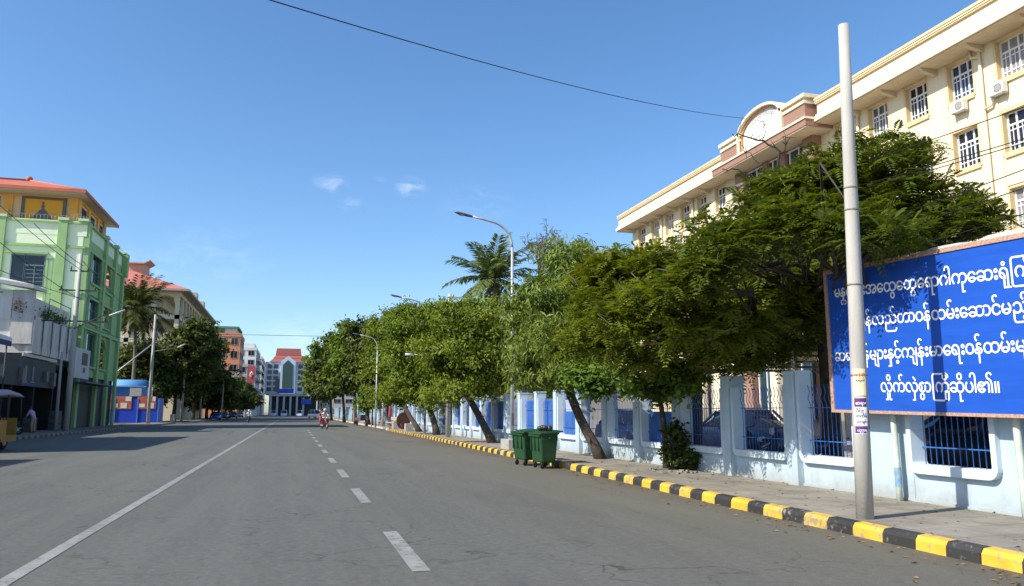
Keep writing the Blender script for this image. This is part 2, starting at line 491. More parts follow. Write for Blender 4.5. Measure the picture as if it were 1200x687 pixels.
# painted markings
mk = MB()
def strip(xa, ya, xb, yb, w, z=.005):
    mk.quad([(xa - w, ya, z), (xa + w, ya, z), (xb + w, yb, z), (xb - w, yb, z)])
yy = [2 + 3 * i for i in range(60)]
for a, b in zip(yy, yy[1:]):
    strip(-2.32 + .0018 * a, a, -2.32 + .0018 * b, b, .075)
structure(mk.build('lane_line', M_wht))
mk = MB()
Yd = [7.3, 12.85, 17.85, 23.0, 28.4, 33.6, 38.8, 44.0, 49.4, 55, 60.6]
for i, a in enumerate(Yd):
    strip(1.20 + .002 * a, a, 1.20 + .002 * (a + 2.4), a + 2.45, .085)
structure(mk.build('lane_dashes', M_wht))

# scatter: dead leaves and grit on the road edge and the pavement
def litter(name, n, fn, size, m):
    rg = random.Random(11); b = MB()
    for _ in range(n):
        x, y, z = fn(rg); a = rg.uniform(0, 6.28); s = size * rg.uniform(.4, 1.3)
        ca, sa = math.cos(a) * s, math.sin(a) * s
        t = rg.uniform(.1, .5) * s
        b.quad([(x + ca, y + sa, z), (x - sa * .4, y + ca * .4, z + t), (x - ca, y - sa, z), (x + sa * .4, y - ca * .4, z + t * .3)])
    return structure(b.build(name, m, fixn=False), True)
M_dry = mat('dry_leaf', (.19, .12, .05), var=.45, scale=7)
def fn1(rg):
    y = 5 + 40 * rg.random() ** 1.6
    if rg.random() < .45: return kx(y) - abs(rg.gauss(0, .35)) - .02, y, .006
    return kx(y) + .25 + (9 - kx(y) - .3) * (1 - rg.random() ** 1.8), y, .136
litter('fallen_leaves', 900, fn1, .035, M_dry)

# ------------------------------------------------------------------ boundary wall
M_wall = mat('pale_blue_wall_paint', (.40, .52, .61), rough=.75, var=.10, scale=2.2, dirt=.38, dirtcol=(.33, .36, .38), bump=.12)
M_wall2 = mat('white_blue_frame_paint', (.50, .59, .65), rough=.7, var=.06, scale=3, dirt=.25, dirtcol=(.4, .42, .43))
M_bar = mat('blue_bar_paint', (.035, .13, .42), rough=.45, var=.2, scale=12)
M_sheet = mat('blue_sheet', (.045, .14, .42), rough=.5, var=.35, scale=2.5)
def wallage():
    nt = M_wall.node_tree; b = nt.nodes['Principled BSDF']; N, L = nt.nodes.new, nt.links.new
    old = b.inputs['Base Color'].links[0].from_socket
    ge = N('ShaderNodeNewGeometry'); sp = N('ShaderNodeSeparateXYZ'); L(ge.outputs['Position'], sp.inputs[0])
    n = N('ShaderNodeTexNoise'); n.inputs['Scale'].default_value = 2.2; n.inputs['Detail'].default_value = 8; n.inputs['Roughness'].default_value = .7; L(ge.outputs['Position'], n.inputs[0])
    a = N('ShaderNodeMath'); a.operation = 'MULTIPLY_ADD'; L(n.outputs[0], a.inputs[0]); a.inputs[1].default_value = -.75; L(sp.outputs[2], a.inputs[2])
    r = N('ShaderNodeMapRange'); r.inputs[1].default_value = -.28; r.inputs[2].default_value = .12; r.inputs[3].default_value = .75; r.inputs[4].default_value = 0; L(a.outputs[0], r.inputs[0])
    m = N('ShaderNodeMix'); m.data_type = 'RGBA'; L(r.outputs[0], m.inputs['Factor']); L(old, m.inputs['A']); m.inputs['B'].default_value = (.27, .265, .235, 1)
    n2 = N('ShaderNodeTexNoise'); n2.inputs['Scale'].default_value = 5; n2.inputs['Detail'].default_value = 10; n2.inputs['Roughness'].default_value = .8; L(ge.outputs['Position'], n2.inputs[0])
    r2 = N('ShaderNodeMapRange'); r2.inputs[1].default_value = .60; r2.inputs[2].default_value = .63; r2.inputs[4].default_value = .5; L(n2.outputs[0], r2.inputs[0])
    m2 = N('ShaderNodeMix'); m2.data_type = 'RGBA'; L(r2.outputs[0], m2.inputs['Factor']); L(m.outputs['Result'], m2.inputs['A']); m2.inputs['B'].default_value = (.40, .42, .42, 1)
    mp = N('ShaderNodeMapping'); mp.inputs['Scale'].default_value = (6, 6, .5); L(ge.outputs['Position'], mp.inputs[0])
    n3 = N('ShaderNodeTexNoise'); n3.inputs['Scale'].default_value = 1.5; n3.inputs['Detail'].default_value = 5; L(mp.outputs[0], n3.inputs[0])
    r3 = N('ShaderNodeMapRange'); r3.inputs[1].default_value = .58; r3.inputs[2].default_value = .75; r3.inputs[4].default_value = .5; L(n3.outputs[0], r3.inputs[0])
    m3 = N('ShaderNodeMix'); m3.data_type = 'RGBA'; L(r3.outputs[0], m3.inputs['Factor']); L(m2.outputs['Result'], m3.inputs['A']); m3.inputs['B'].default_value = (.27, .32, .35, 1)
    L(m3.outputs['Result'], b.inputs['Base Color'])
wallage()
wall = thing('boundary_wall', (9.1, 4, 0), 'long pale blue wall with pillars and barred openings along the right pavement', 'wall')
w = MB()
w.box(9.0, 9.22, -4, 61, 0, .60)
for a, b in [(9.66, 10.75), (7.55, 8.13), (5.0, 6.0)]: w.box(8.985, 9.235, a, b, 0, 2.25)
w.box(8.97, 9.25, -4, 61, -.05, .17)
w.build('base_wall', M_wall, wall)
wq = MB(); wq.box(9.0, 9.22, 66.5, 170, 0, 1.3)
for k in range(46): wq.bbox(8.85, 9.3, 66.7 + 2.25 * k, 67.1 + 2.25 * k, 0, 2.2, .01)
tag(wq.build('boundary_wall', M_wall), 'farther stretch of pale blue wall beyond the gap, behind the handcart', 'wall')
PC = [12.42 + 2.22 * k for k in range(0, 22)]
pil = MB().bbox(8.86, 9.26, -.15, .15, 0.0, 2.16, .012)
pil.bbox(8.845, 9.275, -.165, .165, 2.15, 2.20, .01)
pm = None
for y in PC + [61.2]:
    if pm is None:
        q = MB(); q.v = [(v[0], v[1] + y, v[2]) for v in pil.v]; q.f = pil.f; q.m = pil.m; q.sm = pil.sm
        pm = q.build('pillar', M_wall, wall); py0 = y
    else:
        c = pm.copy(); COL.objects.link(c); c.location = (0, y - py0, 0)
openings = [(6.0, 7.55), (8.13, 9.66), (10.75, PC[0] - .17)] + [(a + .17, b - .17) for a, b in zip(PC, PC[1:] + [61.2])]
for i, (a, b) in enumerate(openings):
    # projecting frame: sill with rounded lower corners and side strips
    fr = MB(); t = .085; r = .16
    def arc(cx, cz, rad, a0, a1, n=5): return [(cx + rad * math.cos(a0 + (a1 - a0) * k / n), cz + rad * math.sin(a0 + (a1 - a0) * k / n)) for k in range(n + 1)]
    zt = 1.95 if i > 2 else 2.2
    outer = [(a, zt)] + arc(a + r, .55 + r, r, math.pi, 1.5 * math.pi) + arc(b - r, .55 + r, r, 1.5 * math.pi, 2 * math.pi) + [(b, zt)]
    r2 = .05
    inner = [(a + t, zt)] + arc(a + t + r2, .68 + r2, r2, math.pi, 1.5 * math.pi) + arc(b - t - r2, .68 + r2, r2, 1.5 * math.pi, 2 * math.pi) + [(b - t, zt)]
    for k in range(len(outer) - 1):
        fr.prism([outer[k], outer[k + 1], inner[k + 1], inner[k]], 'x', 8.90, 9.17)
    fr.box(8.998, 9.218, a + .01, b - .01, .603, .672)
    fr.build('opening_frame', M_wall2, wall)
    gr = MB()
    n = max(6, int(round((b - a - .2) / .105)))
    for k in range(n):
        yb = a + t + (b - a - 2 * t) * (k + .5) / n
        gr.tube([(9.10, yb, .66), (9.10, yb, 1.58), (9.05, yb, 1.68), (9.09, yb, 1.80), (9.055, yb, 1.93)], .0075, 5)
    for z in (.93, 1.52): gr.box(9.092, 9.108, a + t - .01, b - t + .01, z - .008, z + .008)
    gr.build('grille', M_bar, wall)
    if i >= 7 or i == 3 + 2:
        if i % 4 != 3:
            sh = MB().box(9.14, 9.16, a + t, b - t, .66, 1.9 if i >= 9 else 1.45)
            sh.build('blue_panel', M_sheet, wall)
# notices behind the bars
def board(name, y0, y1, z0, z1, x, m, label, cat):
    o = MB().box(x, x + .02, y0, y1, z0, z1).build(name, m); return tag(o, label, cat)

# ------------------------------------------------------------------ lettering
ADV = {}
GL = {}
def glyph(ch, off=.012):
    """outline of one character as flat polygons"""
    k = (ch, off)
    if k in GL: return GL[k]
    cu = bpy.data.curves.new('g', 'FONT'); cu.body = ch; cu.offset = off; cu.resolution_u = 5
    o = bpy.data.objects.new('g', cu); COL.objects.link(o)
    dg = bpy.context.evaluated_depsgraph_get()
    me = bpy.data.meshes.new_from_object(o.evaluated_get(dg))
    d = ([(v.co.x, v.co.y) for v in me.vertices], [tuple(p.vertices) for p in me.polygons])
    bpy.data.objects.remove(o); bpy.data.curves.remove(cu); bpy.data.meshes.remove(me)
    GL[k] = d
    return d
ADVT = dict(zip('မနတလေးအထွရဂါကုဆုံကြီည်ဝငာ့ျှကိဲစပ၏။', [0] * 40))
ADVT.update({'မ': .63, 'န': .57, 'တ': 1.07, 'လ': 1.08, 'ေ': .57, 'း': .30, 'အ': 1.02, 'ထ': 1.07, 'ရ': .66, 'ဂ': .62, 'ါ': .22, 'က': 1.07, 'ဆ': 1.08, 'ြ': .27, 'ည': 1.06, 'ဝ': .62, 'င': .60, 'ာ': .41, 'ျ': .21, 'စ': .62, 'ပ': .63, '၏': 1.09, '။': .41, ' ': .3})
def textmesh(text, place, off=.012):
    """text already in visual order; '[' ... wide medial; returns MB of letters through place(u, v)"""
    b = MB(); u = 0.0
    i = 0
    while i < len(text):
        ch = text[i]
        sx = sy = 1; du = dv = 0
        if ch == '<':               # subscript consonant under the last letter
            ch = text[i + 1]; i += 1; sx = sy = .55; du = -.56; dv = -.50
            adv = 0
        else: adv = ADVT.get(ch, 0)
        if ch == 'ှ' and 'ု' in text[i + 1:i + 4] and text[i + 1] in 'ို': du = -.14
        if ch == 'ု' and 'ှ' in text[max(0, i - 2):i]: du = .06
        if ch != ' ':
            vs, fs = glyph(ch, off)
            ww = 1.0
            base = len(b.v)
            for x, y in vs:
                if ch == 'ြ' and text[i + 1] in 'ကဆထတလ' and x > .5: x += .50   # stretch round a wide letter
                b.v.append(tuple(place(u + du + x * sx, dv + y * sy)))
            for f in fs:
                b.f.append(tuple(base + k for k in f)); b.m.append(0); b.sm.append(False)
        u += adv
        i += 1
    return b

# ------------------------------------------------------------------ billboard
M_bb = mat('blue_vinyl', (.012, .078, .42), rough=.38, var=.06, scale=1.5, spec=.45)
def vinyl():
    m = M_bb; nt = m.node_tree; b = nt.nodes['Principled BSDF']; N, L = nt.nodes.new, nt.links.new
    tc = N('ShaderNodeTexCoord'); mp = N('ShaderNodeMapping'); mp.inputs['Rotation'].default_value = (.6, 0, 0); mp.inputs['Scale'].default_value = (1, .7, 3.2)
    n = N('ShaderNodeTexNoise'); n.inputs['Scale'].default_value = 1.6; n.inputs['Detail'].default_value = 2; L(tc.outputs['Object'], mp.inputs[0]); L(mp.outputs[0], n.inputs[0])
    bp = N('ShaderNodeBump'); bp.inputs['Strength'].default_value = .16; bp.inputs['Distance'].default_value = .12; L(n.outputs[0], bp.inputs['Height']); L(bp.outputs[0], b.inputs['Normal'])
vinyl()
M_letter = mat('white_lettering', (.80, .82, .84), rough=.45, var=.03)
M_bframe = mat('pink_brick_pattern_border', (.40, .25, .18), rough=.7, var=.4, scale=40, dirt=.2)
M_post = mat('pale_green_post', (.45, .52, .46), rough=.7, var=.2, scale=6, dirt=.6, dirtcol=(.16, .13, .1))
BX = 8.66
YL, YR = 10.97, 5.55
def ztop(y): return 3.82 - (YL - y) * .045
def zbot(y): return 1.44 - (YL - y) * .02
bb = thing('billboard', (BX + .05, 8.3, 0), 'large blue billboard with white script lettering on posts before the wall', 'billboard')
p = MB(); n = 14
for k in range(n):
    a = YL + (YR - YL) * k / n; c = YL + (YR - YL) * (k + 1) / n
    for x, fl in ((BX, 1), (BX + .012, -1)):
        p.quad([(x, a, zbot(a)), (x, c, zbot(c)), (x, c, ztop(c)), (x, a, ztop(a))][::fl])
p.build('panel', M_bb, bb)
f = MB(); t = .065
def band(ya, yb, za0, za1, zb0, zb1, x0=BX - .018, x1=BX + .06):
    f.loft([[(x0, ya, za0), (x1, ya, za0), (x1, ya, za1), (x0, ya, za1)], [(x0, yb, zb0), (x1, yb, zb0), (x1, yb, zb1), (x0, yb, zb1)]], smooth=False)
band(YL, YR, ztop(YL) - t, ztop(YL), ztop(YR) - t, ztop(YR))
band(YL, YR, zbot(YL), zbot(YL) + t * .7, zbot(YR), zbot(YR) + t * .7)
band(YL, YL - .075, zbot(YL) + t * .7, ztop(YL) - t, zbot(YL) + t * .7, ztop(YL) - t)
band(YR + .075, YR, zbot(YR) + t * .7, ztop(YR) - t, zbot(YR) + t * .7, ztop(YR) - t)
f.build('border', M_bframe, bb)
# torn pale backing along the top edge
s = MB(); pts = []
rg = random.Random(5)
for k in range(25):
    y_ = YL + (YR - YL) * k / 24
    hgt = .02 + (.025 if y_ < 9.3 else 0) + rg.uniform(-.012, .012) + (.03 if 7.2 < y_ < 8.0 else 0)
    pts.append((y_, hgt, rg.uniform(-.02, .03)))
for (a, ha, xa), (c, hc, xc) in zip(pts, pts[1:]):
    s.loft([[(BX + .05 + xa, a, ztop(a) + .002), (BX + .18, a, ztop(a) + .002), (BX + .16, a, ztop(a) + ha), (BX + .09 + xa, a, ztop(a) + ha)],
            [(BX + .05 + xc, c, ztop(c) + .002), (BX + .18, c, ztop(c) + .002), (BX + .16, c, ztop(c) + hc), (BX + .09 + xc, c, ztop(c) + hc)]], smooth=False, cap=True)
s.build('top_rail', mat('grey_backing', (.42, .41, .39), var=.3, scale=6, dirt=.5), bb)
bk = MB()
for y_ in (10.6, 9.78, 8.9, 8.0, 7.1, 6.2): bk.box(BX + .07, BX + .12, y_ - .025, y_ + .025, zbot(y_) + .03, ztop(y_) - .02)
bk.build('back_frame', mat('dark_steel', (.05, .05, .055), var=.3), bb)
for y_ in (9.80, 7.72, 5.9):
    ps = MB(); ps.tube([(BX + .17, y_, 0.1), (BX + .17, y_, .5), (BX + .17, y_ + .01, 1.2), (BX + .17, y_, ztop(y_) - .1)], .047, 10)
    po = ps.build('post', M_post, bb)
    if y_ > 9:
        ps = MB(); ps.tube([(BX + .17, y_, .33), (BX + .17, y_, .62)], .0495, 10, cap=False); ps.build('blue_paint_band', mat('peeling_blue_paint', (.05, .22, .45), col2=(.3, .36, .35), scale=14), po)
def line(text, anchors, z0, sl, sz):
    """lettering row; '|' in the text marks a letter whose measured place along the board is given"""
    us = []; u = 0; clean = ''; i = 0
    while i < len(text):
        ch = text[i]
        if ch == '|': us.append(u)
        else:
            clean += ch
            if ch == '<': clean += text[i + 1]; i += 1
            else: u += ADVT.get(ch, 0)
        i += 1
    ys = list(anchors)
    if len(us) == 1: us.append(us[0] + 1); ys.append(ys[0] - .235)
    def Y(u):
        k = 0
        while k < len(us) - 2 and u > us[k + 1]: k += 1
        return ys[k] + (ys[k + 1] - ys[k]) * (u - us[k]) / (us[k + 1] - us[k])
    def place(u, v): return (BX - .004, Y(u), z0 - (ys[0] - Y(u)) * sl + v * sz)
    textmesh(clean, place, .011).build('lettering', M_letter, bb, fixn=False)
line('|မန<တေလး|အေထွေထွေရာဂါကုေဆး|ရုံြကီး', [10.74, 10.02, 7.63], 3.335, .066, .265)
line('ြပ|န်လည်တာဝန်ထမ်း|ေဆာင်|မည့်', [10.06, 8.28, 7.64], 2.79, .048, .262)
line('|ဆရာဝန်များနှင့်|ကျန်းမာေရး|ဝန်|ထမ်းများ', [10.83, 9.37, 8.24, 7.96], 2.275, .026, .262)
line('|လှိုက်လှဲစွာြကိုဆိုပါ၏။|', [9.84, 7.76], 1.75, .03, .262)

# ------------------------------------------------------------------ concrete utility pole with posters
M_pole = mat('pole_concrete', (.40, .385, .35), rough=.85, var=.2, scale=4, dirt=.35, dirtcol=(.22, .19, .15), streak=True, bump=.15)
up = thing('utility_pole', (6.95, 8.32, .13), 'tall bare concrete pole at the kerb in front of the blue billboard', 'utility pole')
p = MB()
prof = [(0, .105), (1.2, .101), (2.5, .095), (4, .086), (5.4, .077), (6.55, .069)]
tilt = -.026
def pc(z): return (6.95 + .016 * z, 8.32 - .016 * z, .13 + z)
p.tube([pc(z) for z, r in prof], [r for z, r in prof], 20)
p.build('shaft', M_pole, up)
for z in (1.78, 2.95, 3.95, 4.25):
    p = MB(); r = np.interp(z, [a for a, b in prof], [b for a, b in prof])
    p.tube([pc(z - .012), pc(z + .012)], r + .004, 20)
    p.build('strap', mat('rusty_strap', (.2, .17, .14), var=.3, scale=20), up)
def wrap(z0, z1, a0, a1, m, nm, parent, lift=.003, n=10):
    q = MB()
    for k in range(n):
        t0 = a0 + (a1 - a0) * k / n; t1 = a0 + (a1 - a0) * (k + 1) / n
        pts = []
        for z, t_ in ((z0, t0), (z0, t1), (z1, t1), (z1, t0)):
            r = np.interp(z, [a for a, b in prof], [b for a, b in prof]) + lift
            c = pc(z); pts.append((c[0] + r * math.cos(t_), c[1] + r * math.sin(t_), c[2]))
        q.quad(pts, True)
    return q.build(nm, m, parent, fixn=False)
A0, A1 = R(188), R(278)       # side seen from the street
po = wrap(1.52, 1.86, A0, A1, mat('yellow_poster', (.72, .58, .30), col2=(.76, .70, .52), scale=9), 'poster', up)
po2 = wrap(1.04, 1.50, A0, A1, mat('white_poster', (.72, .71, .74), var=.05), 'poster', up, .0035)
wrap(1.38, 1.49, A0 + .03, A1 - .05, mat('purple_print', (.10, .03, .16), var=.1), 'printed_band', po2, .005)
wrap(1.05, 1.14, A0 + .03, A1 - .05, mat('purple_print', (.10, .03, .16)), 'printed_band', po2, .005)
wrap(1.10, 1.34, A1 + .05, A1 + .5, mat('torn_dark_poster', (.12, .12, .14), col2=(.3, .28, .26), scale=12), 'poster', up)
def ptext(text, z, a0, sc, m, parent, lift):
    def place(u, v):
        t_ = a0 + u * sc / .106
        zz = z + v * sc
        r = np.interp(zz, [a for a, b in prof], [b for a, b in prof]) + lift
        c = pc(zz); return (c[0] + r * math.cos(t_), c[1] + r * math.sin(t_), c[2])
    textmesh(text, place, .02).build('lettering', m, parent, fixn=False)
M_or = mat('orange_print', (.62, .22, .03)); M_ink = mat('dark_print', (.03, .03, .05))
ptext('ပညာ', 1.765, A0 + .25, .066, M_or, po, .0055)
ptext('ဆရာဝန', 1.70, A0 + .3, .035, M_ink, po, .0055)
ptext('ဆရာန', 1.41, A0 + .2, .05, M_letter, po2, .0075)
ptext('ဝိင်း', 1.31, A0 + .2, .06, M_ink, po2, .0055)
ptext('စာတိမ်', 1.25, A0 + .2, .05, M_ink, po2, .0055)
ptext('ဆကျန်ပ', 1.18, A0 + .2, .042, M_ink, po2, .0055)
ptext('ပညာရ', 1.075, A0 + .3, .042, M_letter, po2, .0075)

# ------------------------------------------------------------------ wheeled bins
M_bin = mat('green_bin_plastic', (.013, .056, .020), rough=.5, var=.12, scale=4, dirt=.3, dirtcol=(.10, .11, .07))
M_bind = mat('dark_green_rim', (.010, .05, .02), rough=.5, var=.2, scale=8)
M_rub = mat('black_rubber', (.018, .018, .018), rough=.8)
def make_bin():
    t = thing('wheeled_bin', (0, 0, 0), 'nearer of two green wheeled bins at the yellow kerb, lid open with refuse', 'rubbish bin', 'green wheeled bins')
    def ring(z, hx, hy, c=.05):
        out = []
        for sx, sy in ((1, 1), (-1, 1), (-1, -1), (1, -1)):
            pts = [(hx, hy - c), (hx - c * .3, hy - c * .3), (hx - c, hy)]
            pp = [(sx * a, sy * b, z) for a, b in pts]
            if sx * sy < 0: pp = pp[::-1]
            out += pp
        return out
    b = MB()
    b.loft([ring(.17, .21, .40), ring(.22, .235, .425), ring(.96, .30, .50), ring(.97, .335, .535), ring(1.02, .335, .535), ring(1.02, .30, .50), ring(.80, .29, .49)], smooth=False)
    b.build('body', M_bin, t)
    b = MB()
    for sy in (-.33, 0, .33): b.box(-.32, -.265, sy - .02, sy + .02, .5, .955)
    b.box(-.345, -.30, -.5, .5, .90, .955)
    b.build('rib', M_bind, t)
    l = MB()
    l.loft([ring(1.023, .345, .545), ring(1.06, .33, .53), ring(1.09, .2, .4)], smooth=False)
    l.v = [(v[0] + .12, v[1], v[2] + (.0)) for v in l.v]
    # lid half pushed back
    l.v = [tuple(Matrix.Translation((.34, 0, 1.03)) @ Matrix.Rotation(R(-4), 4, 'Y') @ Vector((v[0] - .34, v[1], v[2] - 1.03))) for v in l.v]
    l.build('lid', M_bind, t)
    for sy in (-1, 1):
        h = MB(); h.tube([(0, sy * .50, .86), (0, sy * .575, .86)], .035, 10); h.build('lifting_peg', M_bind, t)
    for sx in (-1, 1):
        for sy in (-1, 1):
            wh = MB(); wh.torus((sx * .17, sy * .33, .075), .05, .026, 'x' if sx > 0 else 'y', 16, 8); wh.tube([(sx * .17 - .012, sy * .33, .075), (sx * .17 + .012, sy * .33, .075)], .04, 10)
            wo = wh.build('wheel', M_rub, t)
            fk = MB(); fk.box(sx * .17 - .03, sx * .17 + .03, sy * .33 - .035, sy * .33 + .035, .13, .185); fk.build('fork', mat('dark_steel', (.05, .05, .055)), wo)
    return t
b1 = make_bin()
b1.scale = (.84, .84, .90); b1.location = (6.38, 19.4, 0); b1.rotation_euler = (0, 0, R(2))
b2 = dup(b1, (6.25, 20.6, 0), R(7), 'farther green wheeled bin standing behind the first one beside the kerb')
# refuse showing above the rims
for (x, y, lab, nm, cc) in [(6.38, 19.4, 'crumpled dark rubbish bag sticking out of the nearer green bin', 'rubbish_bag', (.03, .035, .025))]:
    q = MB(); rg = random.Random(3)
    for k in range(7): q.ball((x + rg.uniform(-.18, .18), y + rg.uniform(-.32, .32), 1.0 + rg.uniform(0, .05)), rg.uniform(.06, .1), 8, 6, 1, 1.2, .8)
    tag(q.build(nm, mat('bag_plastic', cc, rough=.35, var=.4, scale=14)), lab, 'rubbish bag')

# ------------------------------------------------------------------ street lamps
M_galv = mat('galvanised_steel', (.42, .43, .43), rough=.5, var=.12, scale=6, metal=.35, dirt=.2)
M_lampdk = mat('lamp_head_grey', (.10, .10, .105), rough=.5, var=.2)
M_tube = mat('white_tube_glass', (.55, .56, .55), rough=.3, var=.03)
def make_lamp():
    t = thing('street_lamp', (0, 0, 0), 'tall galvanised street lamp on a concrete block behind the green bins', 'street lamp', 'street lamps on the right pavement')
    b = MB(); b.tube([(0, 0, .0), (0, 0, 3), (-.0, 0, 7.0)], [.075, .062, .05], 12); b.build('pole', M_galv, t)
    b = MB()
    pts = [(0, 0, 7.0)]
    for k in range(1, 8):
        a = R(90) * k / 8 * .9
        pts.append((-.95 * (1 - math.cos(a)), 0, 7.0 + .95 * math.sin(a)))
    l = pts[-1]; pts += [(l[0] - .45, 0, l[2] + .10), (l[0] - .95, 0, l[2] + .19)]
    b.tube(pts, [.048] * 5 + [.04] * (len(pts) - 5), 10); b.build('arm', M_galv, t)
    e = Vector(pts[-1]); d = Vector((-.5, 0, .095)).normalized()
    b = MB()
    rr = []
    for s_, w_, h_ in ((-.12, .03, .03), (0, .06, .045), (.2, .085, .055), (.5, .09, .05), (.62, .04, .02)):
        c = e + d * s_
        rr.append([(c.x, c.y + w_ * math.cos(a), c.z + h_ * math.sin(a)) for a in [2 * math.pi * q / 10 for q in range(10)]])
    b.loft(rr); hd = b.build('lamp_head', M_lampdk, t)
    b = MB(); c = e + d * .33; b.ball((c.x, c.y, c.z - .04), .07, 10, 6, 2.0, 1, .45); b.build('lens', mat('frosted_lens', (.3, .3, .29), rough=.2), hd)
    b = MB(); b.box(-.11, .11, -.11, .11, 0, .02); b.build('base_plate', M_galv, t)
    b = MB(); b.box(-.05, .05, -.085, -.06, .5, .9); b.build('hatch', M_lampdk, t)
    return t
L1 = make_lamp()
for loc, lab in [((7.60, 45.5, .13), 'street lamp whose curved arm rises out of the green treetops, pole hidden in leaves'),
                 ((7.12, 68.5, .05), 'farthest street lamp, standing clear beside the benches and the rider')]:
    dup(L1, loc, 0, lab)
L1.location = (7.66, 26.9, .48)
bl = MB(); bl.bbox(7.36, 8.0, 26.35, 27.4, .12, .48, .02)
tag(bl.build('concrete_block', M_conc), 'rough concrete block carrying the nearest street lamp', 'block')

# concrete pole with two tube lights
p2 = thing('utility_pole', (7.95, 40.2, .13), 'slim concrete pole among the street trees carrying two white tube lights', 'utility pole')
b = MB(); b.tube([(7.95, 40.2, .1), (7.95, 40.2, 4), (7.95, 40.2, 7.7)], [.14, .12, .09], 12); b.build('shaft', M_pole, p2)
b = MB(); b.bar((8.1, 40.1, 4.28), (5.75, 40.05, 4.42), .025); b.bar((7.9, 40.1, 4.05), (6.9, 40.08, 4.34), .02); ar = b.build('bracket', M_galv, p2)
for x in (6.75, 5.8):
    b = MB(); b.tube([(x - .2, 40.02, 4.40), (x + .22, 40.02, 4.38)], .065, 8); b.build('tube_light', M_tube, ar)
b = MB(); b.box(7.85, 8.6, 40.05, 40.11, 7.45, 7.55); b.build('crossarm', M_galv, p2)
# ------------------------------------------------------------------ foliage
M_bark = mat('bark_dark', (.060, .048, .036), rough=.95, var=.45, scale=7, bump=.8)
M_bark2 = mat('bark_grey', (.16, .135, .10), rough=.95, var=.35, scale=7, bump=.8)
M_leaf_street = leafmat('leaf_fresh', [(.052, .088, .010), (.112, .168, .018), (.172, .232, .028), (.23, .275, .05)], trans=.38)
M_leaf_willow = leafmat('leaf_willowy', [(.048, .084, .013), (.108, .162, .024), (.172, .232, .04), (.26, .31, .085)], trans=.38)
M_leaf_flame = leafmat('leaf_feathery', [(.042, .070, .010), (.076, .112, .014), (.108, .146, .018), (.14, .162, .024)], trans=.38)
M_leaf_olive = leafmat('leaf_feathery_olive', [(.058, .092, .010), (.104, .148, .015), (.145, .186, .02), (.18, .18, .026)], trans=.38)
M_leaf_dark = leafmat('leaf_deep_green', [(.020, .034, .007), (.046, .066, .011), (.076, .100, .017), (.11, .130, .027)], trans=.22)
M_leaf_broad = leafmat('leaf_broad', [(.035, .075, .012), (.075, .145, .02), (.115, .20, .03), (.155, .24, .045)], trans=.34)
M_leaf_farm = leafmat('leaf_far', [(.045, .082, .010), (.086, .150, .017), (.13, .205, .028), (.175, .23, .04)], trans=.36)

def leafmesh(name, P, A, Nn, L_, W_, tone, m, parent, bend=.15):
    """many small leaf blades: base point, direction, face normal, length, width (arrays)"""
    n = len(P)
    A = A / np.linalg.norm(A, axis=1, keepdims=True)
    S = np.cross(A, Nn); S /= (np.linalg.norm(S, axis=1, keepdims=True) + 1e-9)
    Up = np.cross(S, A)
    L_ = np.broadcast_to(L_, (n,))[:, None]; W_ = np.broadcast_to(W_, (n,))[:, None]
    v = np.empty((n, 4, 3))
    v[:, 0] = P
    v[:, 1] = P + A * L_ * .45 + S * W_ * .5 + Up * L_ * bend * .4
    v[:, 2] = P + A * L_ - Up * L_ * bend
    v[:, 3] = P + A * L_ * .45 - S * W_ * .5 + Up * L_ * bend * .4
    off = np.zeros(3)
    p = parent
    while p is not None: off += np.array(p.location); p = p.parent
    v = v.reshape(-1, 3) - off
    me = bpy.data.meshes.new(name)
    me.vertices.add(4 * n); me.loops.add(4 * n); me.polygons.add(n)
    me.vertices.foreach_set('co', v.astype(np.float32).ravel())
    me.loops.foreach_set('vertex_index', np.arange(4 * n, dtype=np.int32))
    me.polygons.foreach_set('loop_start', np.arange(0, 4 * n, 4, dtype=np.int32))
    me.polygons.foreach_set('loop_total', np.full(n, 4, dtype=np.int32))
    me.materials.append(m)
    at_ = me.attributes.new('tone', 'FLOAT', 'FACE'); at_.data.foreach_set('value', np.clip(tone, 0, 1).astype(np.float32))
    me.update(); me.validate()
    o = bpy.data.objects.new(name, me); COL.objects.link(o)
    if parent is not None: o.parent = parent
    return o

def unit(v): return v / (np.linalg.norm(v, axis=-1, keepdims=True) + 1e-9)
def wob(P, s, ph): return np.sin(P[:, 0] * s + ph) * np.sin(P[:, 1] * s * 1.13 + ph * 1.7) + np.sin(P[:, 2] * s * .9 + ph * .6) * np.sin((P[:, 0] + P[:, 1]) * s * .8 + ph)
def lobepts(rg, lobes, n, shell=.45, gap=.0, gs=2.3):
    """points spread through a set of ellipsoid clumps (x,y,z,rx,ry,rz), thinned where a wavy field is low"""
    lob = np.array(lobes, float)
    vol = (lob[:, 3] * lob[:, 4] * lob[:, 5]) ** .8; pr = vol / vol.sum()
    out = []; ids = []; nn = 0
    while nn < n:
        k = rg.choice(len(lob), size=n, p=pr)
        d = unit(rg.normal(size=(n, 3)))
        r = (shell ** 3 + (1 - shell ** 3) * rg.random(n)) ** (1 / 3) * (1 + rg.normal(0, .09, n))
        P = lob[k, :3] + d * r[:, None] * lob[k, 3:6]
        ok = wob(P, gs, 1.3) + .5 * wob(P, gs * 2.3, 4.1) > gap - .9
        out.append(P[ok]); ids.append(k[ok]); nn += ok.sum()
    return np.concatenate(out)[:n], np.concatenate(ids)[:n]

